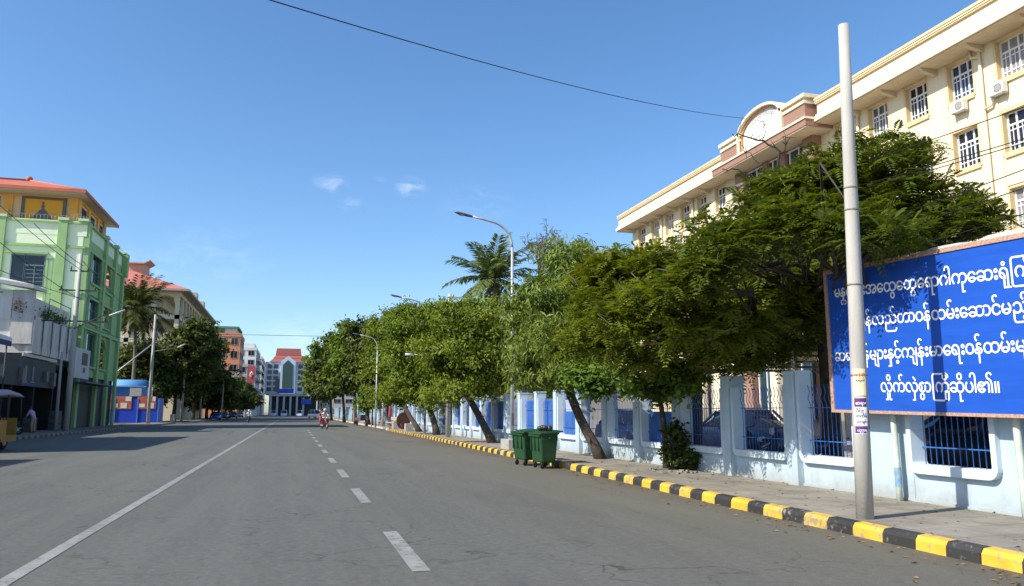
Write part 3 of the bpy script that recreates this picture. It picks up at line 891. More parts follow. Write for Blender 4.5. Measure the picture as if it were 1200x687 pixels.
def limbs(rg, mb, root, lobes, r0, twigs=None, wig=.12, n=8):
    """bent limbs from the fork out to each clump, with twigs running to the leaf clusters"""
    root = np.array(root, float)
    for lb in lobes:
        c = np.array(lb[:3], float) - np.array([0, 0, lb[5] * .25])
        d = c - root; L_ = np.linalg.norm(d)
        pts = [root + d * t + rg.normal(0, wig * L_ * .35, 3) * math.sin(math.pi * t) for t in np.linspace(0, 1, 6)]
        rr = np.linspace(r0 * .5, r0 * .12, 6)
        mb.tube([tuple(p) for p in pts], list(rr), n)
        for _ in range(7):
            t = rg.uniform(.35, 1); k = min(int(t * 5), 4)
            a = pts[k]; e = np.array(lb[:3]) + unit(rg.normal(size=3)) * np.array(lb[3:6]) * rg.uniform(.6, .95)
            mid = (a + e) / 2 + rg.normal(0, .12 * np.linalg.norm(e - a), 3)
            mb.tube([tuple(a), tuple(mid), tuple(e)], [r0 * .17, r0 * .10, r0 * .03], 5)

def clusters(rg, P, k, spread, droop, flat, jitter=.5):
    """k leaves around each twig tip"""
    n = len(P)
    B = np.repeat(P, k, 0) + rg.normal(0, spread, (n * k, 3)) * np.array([1, 1, .8])
    A = rg.normal(size=(n * k, 3)); A[:, 2] = A[:, 2] * .5 - droop
    Nn = rg.normal(size=(n * k, 3)) * jitter + np.array([0, 0, flat])
    return B, A, Nn

def tree(name, base, fork, lobes, leaf, ntw, k, L_, W_, label, group, trunk_r=.17, droop=.4, flat=.6, spread=.16, gap=0., shell=.45, seed=1, bark=None, cat='tree', gs=2.3, tonevar=.28, shoots=9, cl=20):
    rg = np.random.default_rng(seed)
    t = thing(name, tuple(base), label, cat, group)
    b = MB(); base = np.array(base, float); fork = np.array(fork, float)
    pts = []
    for s in np.linspace(0, 1, 7):
        q = base + (fork - base) * s
        q[0] += .12 * math.sin(s * 3.1 + seed) * (1 - s) * s * 4 * .5; q[1] += .1 * math.sin(s * 4 + seed * 2) * s * (1 - s) * 2
        pts.append(tuple(q))
    pts[0] = tuple(base - np.array([0, 0, .1]))
    b.tube(pts, [trunk_r * x for x in (1.35, 1.08, .98, .93, .9, .86, .75)], 12)
    limbs(rg, b, fork, lobes, trunk_r)
    b.build('trunk', bark or M_bark, t)
    M_ = max(20, ntw // cl)
    Cc, cid = lobepts(rg, lobes, M_, shell, gap, gs)
    rad = np.array(lobes, float)[cid, 3] * rg.uniform(.20, .40, M_)
    cc_tone = rg.random(M_) * .6 + .08
    pick = rg.integers(0, M_, ntw)
    dd = unit(rg.normal(size=(ntw, 3))) * (rg.random(ntw) ** .5)[:, None]
    P = Cc[pick] + dd * rad[pick][:, None] * np.array([1, 1, .7])
    ct = cc_tone[pick] + rg.normal(0, .1, ntw); own = Cc[pick]
    # loose shoots breaking the outline of each clump
    ext, eid, L0 = [], [], np.array(lobes, float)
    for i, l in enumerate(L0):
        for _ in range(shoots):
            d = unit(rg.normal(size=3) * np.array([1, 1, .8]) + np.array([0, 0, rg.choice([.5, .3, -.5])])); rr = rg.uniform(1.1, 1.55)
            for f in np.linspace(.85, rr, 5): ext.append(l[:3] + d * l[3:6] * f + rg.normal(0, .04, 3) - np.array([0, 0, .25 * (f - .85) ** 2])); eid.append(i)
    if ext:
        P = np.concatenate([P, np.array(ext)]); own = np.concatenate([own, L0[np.array(eid), :3]]); ct = np.concatenate([ct, rg.random(len(ext)) * .5 + .4])
    B, A, Nn = clusters(rg, P, k, spread, droop, flat)
    n = len(B)
    Nn = Nn + unit(B - np.repeat(own, k, 0)) * 1.0
    tone = np.repeat(ct, k) + rg.normal(0, tonevar * .5, n)
    leafmesh('crown', B, A, Nn, L_ * rg.uniform(.5, 1.4, n), W_ * rg.uniform(.6, 1.3, n), tone, leaf, t)
    return t

def featherspray(rg, P, nf, npin, fl, pl, pw, out_c):
    """flat feathery fronds: nf fronds per tip, npin pairs of narrow leaflets along each"""
    n = len(P)
    az0 = rg.uniform(0, 6.28, n)
    Bs, As, Ns, tone = [], [], [], []
    for i in range(nf):
        az = az0 + 6.28 * i / nf + rg.normal(0, .35, n)
        el = rg.normal(.18, .5, n)
        d = np.stack([np.cos(az) * np.cos(el), np.sin(az) * np.cos(el), np.sin(el)], 1)
        L_ = fl * rg.uniform(.7, 1.2, n)
        s = np.stack([-np.sin(az), np.cos(az), rg.normal(0, .15, n)], 1)
        up = np.cross(d, s)
        tn = rg.random(n)
        for j in range(npin):
            f = (j + .8) / npin
            pos = P + d * (L_ * f)[:, None] - np.array([0, 0, 1]) * (L_ * .34 * f * f)[:, None]
            ln = pl * (1.05 - .75 * abs(f - .42) * 1.6)
            for sg in (-1, 1):
                a = s * sg + d * .55 + np.array([0, 0, -.12])
                Bs.append(pos); As.append(a); Ns.append(up + rg.normal(0, .18, (n, 3))); tone.append(np.stack([tn, np.full(n, ln)], 1))
    return np.concatenate(Bs), np.concatenate(As), np.concatenate(Ns), np.concatenate(tone)

def feather_tree(base, forks, lobes, leaf, ntw, label, seed, group, nf=6, npin=7, gap=0., trunk_r=.2, extra=None, fl=.40, pl=.16, pw=.046):
    rg = np.random.default_rng(seed)
    t = thing('flame_tree', tuple(base), label, 'tree', group)
    b = MB(); base = np.array(base, float); fork = np.array(forks, float)
    pts = [tuple(base + (fork - base) * s + np.array([.1 * math.sin(4 * s), .08 * math.sin(5 * s), 0]) * (1 - s)) for s in np.linspace(0, 1, 7)]
    b.tube(pts, [trunk_r * x for x in (1.3, 1.1, 1, .96, .93, .9, .8)], 12)
    limbs(rg, b, fork, lobes, trunk_r, wig=.16)
    P, ids = lobepts(rg, lobes, ntw, .2, gap, 2.6)
    # gather the tips into flat layers
    P[:, 2] = P[:, 2] * .95 + .05 * (np.round(P[:, 2] / .42) * .42 + rg.normal(0, .03, ntw))
    B, A, Nn, tl = featherspray(rg, P, nf, npin, fl, pl, pw, None)
    n = len(B)
    tone = .2 + .7 * tl[:, 0] + rg.normal(0, .1, n) + .10 * wob(B, .9, seed)
    leafmesh('crown', B, A, Nn, tl[:, 1] * rg.uniform(.8, 1.15, n), pw * rg.uniform(.8, 1.2, n), tone, leaf, t, bend=.08)
    # bare pale twigs
    tw = b; b.cur = 1
    for _ in range(60):
        i = rg.integers(ntw); a = P[i]; d = unit(rg.normal(size=3) + np.array([0, 0, .5]))
        q = a + d * rg.uniform(.3, .8)
        tw.tube([tuple(a), tuple((a + q) / 2 + rg.normal(0, .05, 3)), tuple(q)], [.012, .008, .004], 4)
    b.build('trunk', [M_bark, M_bark2], t)
    return t

def deadbranch(b, rg, p, d, L_, r, depth):
    pts = [p]; q = np.array(p, float); dd = np.array(d, float)
    for k in range(4):
        dd = unit(dd + rg.normal(0, .22, 3)); q = q + dd * L_ / 4; pts.append(q.copy())
    r = max(r, .013); b.tube([tuple(x) for x in pts], list(np.linspace(r, r * .55, 5)), 6 if r > .02 else 4)
    if depth > 0:
        for _ in range(3 if depth > 1 else 4):
            k = rg.integers(1, 5)
            nd = unit(dd + rg.normal(0, .75, 3))
            deadbranch(b, rg, pts[k], nd, L_ * rg.uniform(.5, .75), r * .45, depth - 1)

def lb(px, py, Y, rx, ry, rz):
    p = at(px, py, Y=Y); return (p.x, p.y, p.z, rx, ry, rz)

GT = 'street trees along the right pavement'
# big flame tree behind the billboard
A_lobes = [lb(1020, 190, 13.2, 1.3, 1.2, .55), lb(965, 220, 14, 1.25, 1.2, .55), lb(1075, 228, 12.6, 1.15, 1.1, .5), lb(912, 232, 15, 1.1, 1.1, .5), lb(1125, 252, 11.8, .95, .9, .38), lb(1030, 250, 13, 1.3, 1.2, .55), lb(980, 280, 13.5, 1.3, 1.2, .55), lb(1085, 275, 12.2, 1.1, 1.0, .4), lb(1145, 262, 11.3, .6, .6, .25),
           lb(930, 290, 14.5, 1.25, 1.2, .55), lb(1000, 322, 13.8, 1.3, 1.2, .5), lb(880, 290, 15, 1.1, 1.1, .5), lb(945, 350, 14.8, 1.3, 1.2, .55), lb(905, 345, 15.2, 1.1, 1.1, .5), lb(1000, 268, 10.4, .75, .7, .28), lb(1045, 275, 9.8, .7, .65, .22), lb(970, 275, 10.3, .6, .6, .3), (7.85, 9.75, 4.2, .55, .75, .33), (7.6, 10.3, 4.45, .6, .6, .35), lb(930, 368, 13.6, 1.0, 1.0, .5), lb(885, 385, 13.4, .95, .95, .45), lb(960, 335, 12.4, .85, .85, .45), lb(920, 325, 12.8, .9, .9, .45), (6.9, 10.9, 4.15, .7, .8, .38), (7.2, 11.6, 4.5, .8, .8, .45), (6.5, 11.4, 3.75, .6, .65, .33), (8.2, 9.1, 3.98, .4, .5, .2), lb(950, 395, 15, 1.2, 1.1, .4), lb(890, 390, 15, 1.1, 1.1, .45)]
feather_tree((11.3, 14.4, .1), (11.0, 14.0, 3.4), A_lobes, M_leaf_flame, 1850, 'broad dark feathery tree rising behind the blue billboard and the concrete pole', 3, 'feathery trees beside the wall', gap=.3)
B_lobes = [lb(735, 318, 16, 1.1, 1.1, .5), lb(785, 312, 15.8, 1.15, 1.1, .5), lb(840, 322, 15.5, 1.15, 1.1, .5), lb(710, 360, 15.6, .95, 1.0, .5), lb(765, 365, 15, 1.2, 1.1, .55), lb(830, 368, 14.6, 1.2, 1.1, .55), lb(880, 350, 14.5, 1.0, 1.0, .5), lb(700, 395, 15.5, .8, .85, .45), lb(750, 410, 15.2, 1.0, 1.0, .45), lb(815, 405, 14.8, 1.05, 1.0, .45), lb(860, 420, 14.4, .85, .85, .38), lb(895, 415, 14.0, .75, .75, .32), lb(700, 330, 16.5, .8, .8, .4), lb(790, 345, 13.2, 1.0, 1.0, .45), lb(845, 385, 12.6, .9, .9, .4), (6.3, 12.4, 3.6, .7, .8, .4), (6.9, 11.9, 3.7, .6, .7, .35), (6.2, 14, 3.3, .7, .8, .4), (6.6, 13.1, 2.9, .6, .7, .3)]
feather_tree((9.75, 17.6, .1), (9.1, 16.2, 2.9), B_lobes, M_leaf_olive, 1000, 'olive feathery tree spreading over the pavement between the broadleaf bush and the billboard', 5, 'feathery trees beside the wall', trunk_r=.16, gap=.4)
# dead limbs above the feathery crown
rg = np.random.default_rng(21)
t = thing('dead_branch', tuple(at(900, 215, Y=17)), 'bare black dead branches poking out above the dark feathery crown', 'dead branches')
b = MB()
def limbpx(pts, Y, r):
    K = [np.array(at(px, py, Y=Y + dy)) for px, py, dy in pts]; out = []
    for i in range(len(K) - 1):
        for f in (0, .33, .66): out.append(K[i] + (K[i + 1] - K[i]) * f + rg.normal(0, .045, 3) * (f > 0))
    out.append(K[-1]); r *= .62
    b.tube([tuple(q) for q in out], list(np.linspace(r, r * .35, len(out))), 6)
    for q in out[3:]:
        if rg.random() < .35:
            e = q + rg.normal(0, .22, 3) + np.array([0, 0, .15]); b.tube([tuple(q), tuple((q + e) / 2 + rg.normal(0, .03, 3)), tuple(e)], [.012, .009, .005], 4)
limbpx([(905, 240, 0), (912, 205, 0), (914, 178, 0), (895, 165, .3), (870, 159, .6), (858, 157, .8)], 16.5, .065)
limbpx([(914, 180, 0), (921, 170, 0), (917, 160, 0)], 16.5, .035)
limbpx([(921, 170, 0), (928, 160, .1)], 16.5, .018)
limbpx([(893, 165, .3), (895, 150, .3), (896, 143, .3)], 16.5, .02)
limbpx([(896, 232, 0), (886, 212, 0), (866, 199, .2), (846, 198, .4)], 16.5, .055)
limbpx([(912, 240, 0), (888, 195, 0), (880, 180, .1), (872, 177, .2)], 16.5, .03)
limbpx([(905, 240, 0), (925, 262, -.5), (945, 300, -1)], 16.5, .08)
b.build('limbs', mat('dead_wood', (.030, .026, .023), rough=.9, var=.4, scale=9), t)

# small broadleaf tree and climber-covered stump in front of the wall
tree('broadleaf_tree', (8.62, 16.9, .13), (8.5, 16.9, 1.7), [(8.15, 17.4, 2.45, .75, .8, .42), (7.55, 18.2, 2.35, .65, .7, .36), (7.25, 18.9, 2.45, .5, .5, .28), (8.5, 16.9, 2.3, .7, .7, .5), (8.8, 16.3, 2.3, .5, .5, .35)], M_leaf_broad, 420, 9, .17, .10,
     'small bright broadleaf tree leaning over the wall between the willowy tree and the feathery tree', GT, trunk_r=.075, droop=.25, flat=1.0, spread=.13, seed=12)
tree('climber_shrub', (8.65, 16.6, .13), (8.65, 16.6, .9), [(8.7, 16.5, .62, .26, .28, .48), (8.65, 16.4, 1.05, .2, .2, .25), (8.75, 16.3, .35, .34, .34, .28)], M_leaf_dark, 200, 8, .11, .08,
     'dark leafy climber wrapped round a stump at the foot of the pale blue wall', None, trunk_r=.09, droop=.3, flat=.5, spread=.09, seed=14, cat='shrub', shoots=1)

# willowy tree by the bins
tree('willowy_tree', (8.5, 20.6, .13), (7.75, 21.6, 2.4), [lb(655, 318, 21.5, 1.0, 1.1, .7), lb(692, 325, 22, 1.1, 1.2, .8), lb(632, 345, 22, .85, .9, .7), lb(660, 365, 21, 1.15, 1.1, .8), lb(628, 385, 21.5, .8, .8, .65), lb(695, 375, 21.5, 1.1, 1.1, .8), lb(640, 415, 21, 1.0, 1.0, .6), lb(685, 420, 20.8, 1.0, 1.0, .6), lb(618, 425, 21.8, .6, .6, .5), lb(668, 300, 22, .75, .8, .45), lb(712, 330, 23, 1.0, 1.0, .7), lb(722, 305, 24, .8, .9, .5), lb(640, 440, 21, .6, .6, .35), lb(665, 395, 19.6, .9, .8, .7), lb(612, 360, 22.5, .45, .5, .4)], M_leaf_willow, 2300, 13, .23, .05,
     'tall willowy tree with long drooping leaves and a leaning dark trunk behind the green bins', GT, trunk_r=.14, droop=1.1, flat=.25, spread=.15, gap=.3, shell=.35, seed=22, tonevar=.35)
# following street trees
tree('street_tree', (8.35, 32.3, .13), (7.2, 33.6, 2.6), [lb(560, 382, 33.5, 1.4, 1.5, .8), lb(530, 385, 34, 1.4, 1.4, .95), lb(578, 385, 33, 1.0, 1.1, .8), lb(555, 405, 32.5, 1.5, 1.5, .9), lb(522, 425, 34, 1.2, 1.3, .8), lb(572, 420, 33, 1.1, 1.1, .8), lb(540, 452, 32.5, 1.0, 1.0, .55), lb(520, 462, 33.5, .8, .8, .45), lb(572, 452, 33, .8, .8, .5), lb(600, 435, 32, .55, .6, .6), lb(598, 385, 32.5, .6, .6, .5), lb(545, 366, 34.5, 1.0, 1.0, .5), lb(572, 364, 33.5, .7, .7, .4)], M_leaf_street, 1900, 12, .20, .08,
     'street tree whose dark leaning trunk stands left of the nearest street lamp', GT, trunk_r=.16, droop=.7, spread=.2, gap=.42, shell=.4, seed=31)
tree('street_tree', (8.1, 44.2, .13), (7.5, 45.2, 2.7), [lb(505, 380, 45, 1.6, 1.7, 1.0), lb(480, 400, 46, 1.5, 1.6, 1.1), lb(530, 372, 45, 1.4, 1.5, 1.0), lb(500, 415, 44, 1.6, 1.6, 1.0), lb(472, 430, 46, 1.3, 1.4, .9), lb(525, 415, 44.5, 1.5, 1.5, 1.0), lb(490, 448, 45, 1.4, 1.4, .75), lb(520, 456, 44, 1.1, 1.1, .6), lb(465, 460, 46, 1.0, 1.0, .6), lb(495, 466, 44.5, .9, .9, .45), lb(535, 440, 43, .9, .9, .6), lb(512, 366, 46, .9, 1, .6)], M_leaf_street, 1900, 11, .23, .095,
     'bright green street tree with an upright forked trunk beside the pole with tube lights', GT, trunk_r=.18, droop=.7, spread=.22, gap=.42, shell=.4, seed=33)
tree('street_tree', (8.3, 51.5, .13), (7.0, 53.2, 2.6), [lb(482, 382, 54, 1.5, 1.6, 1.2), lb(474, 400, 54.5, 1.1, 1.2, 1.1), lb(490, 374, 53, 1.5, 1.6, 1.1), lb(480, 415, 53, 1.5, 1.5, 1.1), lb(472, 435, 55, 1.0, 1.1, .9), lb(478, 445, 53, 1.3, 1.3, .8), lb(474, 460, 55, .8, .8, .5)], M_leaf_farm, 1700, 11, .26, .11,
     'fresh green street tree with a strongly leaning trunk above the round-backed bench', GT, trunk_r=.16, droop=.7, spread=.24, gap=.42, shell=.4, seed=35)
tree('street_tree', (8.8, 71, .13), (8.2, 71.5, 3.0), [lb(462, 378, 72, 2.0, 2.1, 1.3), lb(446, 398, 73, 1.7, 1.8, 1.3), lb(476, 376, 71, 1.8, 1.9, 1.3), lb(455, 420, 71, 1.9, 1.9, 1.3), lb(442, 432, 73, 1.5, 1.5, 1.1), lb(464, 448, 71, 1.6, 1.6, .9), lb(448, 462, 72, 1.3, 1.3, .7)], M_leaf_street, 1400, 11, .30, .13,
     'yellow-tinged street tree standing behind the farthest street lamp', GT, trunk_r=.2, droop=.6, spread=.28, gap=.3, shell=.35, seed=37)
tree('young_tree', (7.6, 76, .12), (7.6, 76, 1.6), [(7.5, 76, 3.1, 1.0, 1.1, 1.0), (7.0, 76.3, 2.4, .8, .8, .6), (8.0, 76, 2.5, .8, .9, .7)], M_leaf_broad, 300, 9, .28, .16,
     'young pale-leaved tree behind the parked handcart', GT, trunk_r=.08, droop=.5, spread=.2, seed=39)
far_labels = ['tall dark street tree just beyond the farthest street lamp', 'fine-leaved street tree behind the motorcycle rider, darker than its neighbours',
              'street tree past the rider with a low rounded crown', 'tall yellow-green street tree hiding the right edge of the building at the road end', 'last street tree on the right, beside the white parked cars']
spec = [(7.6, 80, 10.8, 2.9, 41, M_leaf_dark), (7.3, 92, 12.2, 3.2, 43, M_leaf_farm), (7.0, 108, 12.0, 3.3, 45, M_leaf_dark), (5.6, 150, 15.5, 3.6, 47, M_leaf_farm), (6.4, 130, 11.5, 3.6, 49, M_leaf_dark)]
for (x, y, h, r, sd, lm), lab in zip(spec, far_labels):
    q = np.random.default_rng(sd); lobes = [(x + q.uniform(-.5, .3) * r * .8, y + q.uniform(-.6, .6) * r, h * f, r * q.uniform(.5, .7), r * q.uniform(.55, .75), h * .13) for f in (.45, .5, .6, .68, .76, .86)]
    lobes += [(x - r * .55, y, h * .45, r * .5, r * .6, h * .12), (x + r * .6, y, h * .55, r * .55, r * .6, h * .13)]
    tree('street_tree', (x, y, .1), (x - .3, y + .5, h * .36), lobes, lm, 800, 9, .34 + .0016 * y, .17 + .0012 * y, lab, GT, trunk_r=.2, droop=.6, spread=.32, gap=.1, seed=sd)
# trees inside the yard, seen over the wall
back = [(12.5, 38, 6.6, 2.2, 51, M_leaf_street, 'yard tree behind the wall, between the palm and the willowy tree'), (13, 55, 8.0, 2.6, 53, M_leaf_farm, 'yard tree behind the wall, filling the gap below the palm'), (13.5, 72, 9.0, 3.0, 55, M_leaf_dark, 'dark yard tree behind the wall near the benches'), (13, 92, 10.0, 3.2, 57, M_leaf_farm, 'yard tree behind the handcart, half hidden by street trees'), (13, 118, 11, 3.6, 59, M_leaf_dark, 'farthest dark yard tree beyond the end of the wall')]
for x, y, h, r, sd, lm, lab in back:
    q = np.random.default_rng(sd); lobes = [(x + q.uniform(-.6, .6) * r, y + q.uniform(-.6, .6) * r, h * f, r * q.uniform(.55, .75), r * q.uniform(.55, .75), h * .15) for f in (.4, .45, .55, .62, .7, .8)]
    tree('yard_tree', (x, y, .1), (x, y, h * .33), lobes, lm, 600, 9, .32 + .001 * y, .15 + .001 * y, lab, 'trees inside the yard wall', trunk_r=.2, droop=.6, spread=.3, seed=sd)
# leafless tree
rg = np.random.default_rng(61)
t = thing('bare_tree', (11.2, 35.0, .1), 'leafless grey tree whose fine twigs rise between the palm and the willowy tree', 'tree')
b = MB(); fx = at(632, 322, Y=34)
b.tube([(11.2, 35, 0), (11, 34.6, 3), tuple(fx)], [.16, .12, .07], 8)
for dx, px, py in [(0, 628, 268), (0, 645, 285), (0, 612, 290), (0, 655, 300), (0, 636, 275), (0, 620, 278)]:
    e = at(px, py, Y=34.4); d = np.array(e - fx); deadbranch(b, rg, np.array(fx), unit(d), np.linalg.norm(d) * .75, .055, 4)
b.build('branches', mat('dead_grey_wood', (.11, .092, .078), rough=.9, var=.3, scale=9), t)

# coconut palms
def palm(base, top, nfr, fl, label, group, seed, lm, down=.5, tr=.16, specf=None):
    rg = np.random.default_rng(seed)
    t = thing('coconut_palm', tuple(base), label, 'palm tree', group)
    b = MB(); base = np.array(base, float); top = np.array(top, float)
    b.tube([tuple(base + (top - base) * s + np.array([.3 * math.sin(s * 3), 0, 0])) for s in np.linspace(0, 1, 9)], list(np.linspace(tr * 1.3, tr * .8, 9)), 10)
    b.build('trunk', M_bark2, t)
    Bs, As, Ns, Ls, rach = [], [], [], [], MB()
    top = top + np.array([.3 * math.sin(3), 0, 0])
    for i in range(nfr):
        az = 2.399 * i + rg.normal(0, .15); el = 1.5 - (i / nfr) * (1.5 + down) + rg.normal(0, .08)
        h = np.array([math.cos(az), math.sin(az), 0])
        L_ = fl * rg.uniform(.85, 1.1)
        pts = [top.copy()]; e = el; n = 22
        for k in range(n):
            e -= (.026 + .035 * (1 - abs(math.sin(el))) * k / n)
            pts.append(pts[-1] + (h * math.cos(e) + np.array([0, 0, math.sin(e)])) * L_ / n)
        rach.tube([tuple(p) for p in pts[::2]], list(np.linspace(.035, .008, len(pts[::2]))), 5)
        s = np.array([-h[1], h[0], 0])
        for k in range(2, n + 1):
            d = unit(pts[k] - pts[k - 1]); f = k / n
            for sub in (0, .5):
                pos = pts[k] - (pts[k] - pts[k - 1]) * sub
                for sg in (-1, 1):
                    a = s * sg * .8 + d * .75 + np.array([0, 0, -.12 - .3 * rg.random()])
                    Bs.append(pos); As.append(a + rg.normal(0, .08, 3)); Ns.append(np.cross(d, s * sg) * sg + rg.normal(0, .3, 3)); Ls.append(fl * .30 * (1.05 - .8 * abs(f - .4)))
    rach.build('frond_ribs', mat('frond_rib', (.13, .12, .04), var=.2), t)
    n = len(Bs)
    leafmesh('crown', np.array(Bs), np.array(As), np.array(Ns), np.array(Ls), (.095 if lm is M_leaf_palm else .075) * fl / 3, .3 + .4 * rg.random(n), lm, t, bend=.12)
    return t
M_leaf_palm = leafmat('leaf_palm', [(.045, .075, .02), (.085, .125, .03), (.13, .17, .05), (.19, .21, .09)], rough=.4, trans=.2)
p = at(578, 328, Y=42)
pt = palm((p.x + .2, 42.5, .1), (p.x - .05, 42, p.z), 26, 2.85, 'coconut palm with a ragged crown standing up behind the right-hand treetops', None, 71, M_leaf_palm, down=.35)
rg2 = random.Random(4)
for k in range(5):
    co = MB(); co.ball((p.x + rg2.uniform(-.35, .45), 41.7 + rg2.uniform(-.3, .3), p.z + rg2.uniform(.1, .5) * (1 if k else 4)), .14, 8, 6, 1, 1, 1.2)
    co.build('coconut', mat('coconut_husk', (.24, .27, .07), var=.2), pt)
p = at(161, 362, Y=110)
palm((p.x, 110, .1), (p.x - .3, 110, p.z), 34, 5.4, 'dark coconut palm before the cream building with the red hipped roof', None, 73, M_leaf_dark, down=.75, tr=.22)

# trees on the left pavement
GL_ = 'dark trees on the left side of the road'
left = [(-16.2, 121, 15.2, 5.4, 81, 'large dark tree standing between the blue kiosk and the parked blue car'), (-15.0, 133, 14.6, 5.2, 83, 'large dark tree right of the kiosk, its crown joining the neighbour'),
        (-14.2, 146, 8.6, 4.4, 85, 'lower dark tree shading the parked blue car'), (-14.0, 166, 8.6, 4.6, 87, 'low dark tree in front of the orange building'), (-13.6, 190, 9.0, 5.0, 89, 'low dark tree beneath the red sign on the white building'), (-13.4, 222, 9.0, 5.2, 91, 'farthest dark tree on the left before the road end'),
        (-20.5, 116, 11, 4.0, 93, 'dark tree directly behind the blue kiosk'), (-25.5, 116, 10, 3.8, 95, 'dark tree behind the left end of the blue kiosk')]
for x, y, h, r, sd, lab in left:
    q = np.random.default_rng(sd)
    lobes = [(x + q.uniform(-.55, .55) * r, y + q.uniform(-.6, .6) * r, h * f, r * q.uniform(.42, .6), r * q.uniform(.45, .6), h * .12) for f in (.36, .4, .46, .52, .58, .64, .7, .76, .82, .88)]
    lobes += [(x + r * .6, y, h * .5, r * .45, r * .5, h * .12), (x - r * .6, y, h * .55, r * .5, r * .5, h * .12)]
    tree('roadside_tree', (x, y, .1), (x, y, h * .28), lobes, M_leaf_dark, 900, 9, .42 + .0014 * y, .20 + .0012 * y, lab, GL_, trunk_r=.28, droop=.5, spread=.4, gap=.2, shell=.5, seed=sd, gs=1.4)
# ------------------------------------------------------------------ long cream building
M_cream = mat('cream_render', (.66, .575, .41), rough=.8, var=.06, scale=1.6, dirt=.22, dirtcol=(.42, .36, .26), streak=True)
M_creamL = mat('pale_cream_moulding', (.70, .61, .44), rough=.8, var=.05, scale=2, dirt=.18, dirtcol=(.45, .4, .3), streak=True)
M_ochre = mat('ochre_trim', (.62, .48, .27), rough=.8, var=.1, scale=2, dirt=.15)
M_brown = mat('brown_brick_cladding', (.27, .155, .115), rough=.8, var=.2, scale=14)
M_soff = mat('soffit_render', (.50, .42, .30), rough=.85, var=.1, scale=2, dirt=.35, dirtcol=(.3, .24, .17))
M_frame = mat('white_window_frame', (.72, .72, .74), rough=.5, var=.04, scale=6)
M_glass = glassmat('window_glass', (.012, .014, .020), rough=.08)
M_glassb = glassmat('blue_green_glass', (.02, .045, .06), rough=.08)
hosp = thing('hospital_building', (28.5, 42, 0), 'long cream five-storey building with white windows, brown towers and an arched sign gable', 'building')
FX = 28.5; Y0, Y1 = 13.0, 61.0
TY0, TY1 = 35.6, 43.6
cols = [24.2 + 2.55 * k for k in range(-4, 15)]
cols = [c for c in cols if not (35.6 < c and c - 1.35 < 43.6)]
WW = 1.32
rows = [(15.42, 17.15), (12.2, 13.98), (8.9, 10.7), (5.5, 7.3), (2.2, 4.0)]
w = MB()
edges = sorted([(c - WW - .12, c + .12) for c in cols])
prev = Y0
for a, b in edges + [(Y1, None)]:
    if a > prev:
        aa, bb_ = prev, a
        if aa < TY0 and bb_ > TY1 - .2:
            w.box(FX, FX + .5, aa, TY0, .1, 17.3); w.box(FX, FX + .5, TY1, bb_, .1, 17.3)
        else: w.box(FX, FX + .5, aa, bb_, .1, 17.3)
    prev = b if b else prev
for a, b in edges:
    zz = .1
    for z0, z1 in reversed(rows):
        w.box(FX + .04, FX + .5, a - .001, b + .001, zz, z0 - .12)
        zz = z1 + .10
    w.box(FX + .04, FX + .5, a, b, zz, 17.3)
w.box(FX + .5, FX + 16, Y0, Y1, .1, 18.2)
w.box(FX + .02, FX + .3, Y1 - .001, Y1 + .12, .1, 17.3)
w.build('wall', M_cream, hosp)
def hwin():
    f = MB()
    h = 1.76
    for y in (-.01, .42, .855, 1.265): f.box(0, .07, y, y + .075, 0, h)
    for z in (0, 1.18, 1.70): f.box(.001, .072, .05, 1.29, z, z + .085)
    for y0 in (.05, .48, .92):
        for z in (.32, .98): f.box(.012, .06, y0, y0 + .38, z, z + .04)
        f.box(.02, .05, y0 + .185, y0 + .215, .062, 1.2)
    return f
M_blinds = [mat('curtain_grey', (.10, .11, .12), rough=.35, var=.4, scale=3), mat('curtain_pale', (.22, .22, .21), rough=.4, var=.35, scale=4), mat('curtain_blue', (.03, .06, .12), rough=.25, var=.4, scale=2)]
fm = None
for k, c in enumerate(cols):
    for j, (z0, z1) in enumerate(rows):
        if j >= 3 and c < 24: continue
        loc = Vector((FX + .28, c - WW, z0)) - hosp.location
        if fm is None:
            q = hwin(); wo = q.build('window', M_frame, None); wo.parent = hosp
            g = MB().box(.045, .05, .03, 1.31, .02, 1.74).build('pane', M_glass, None); g.parent = wo
            sr = MB(); A_, B_ = -.12, WW + .12; zl, zh = 0, 1.76
            sr.box(-.28, .19, A_ + .001, A_ + .11, zl - .115, zh + .095); sr.box(-.28, .19, B_ - .11, B_ - .001, zl - .115, zh + .095)
            sr.box(-.33, .19, A_ + .11, B_ - .11, zl - .22, zl); sr.box(-.25, .19, A_ + .11, B_ - .11, zh, zh + .095)
            sr = sr.build('surround', M_ochre, None); sr.parent = wo
            fm = wo; wo.location = loc
        else:
            c1 = fm.copy(); COL.objects.link(c1); c1.location = loc
            for ch in fm.children:
                c2 = ch.copy(); COL.objects.link(c2); c2.parent = c1
                if ch.name.startswith('pane') and rnd.random() < .45:
                    c2.data = ch.data.copy(); c2.data.materials[0] = M_blinds[rnd.randrange(3)]
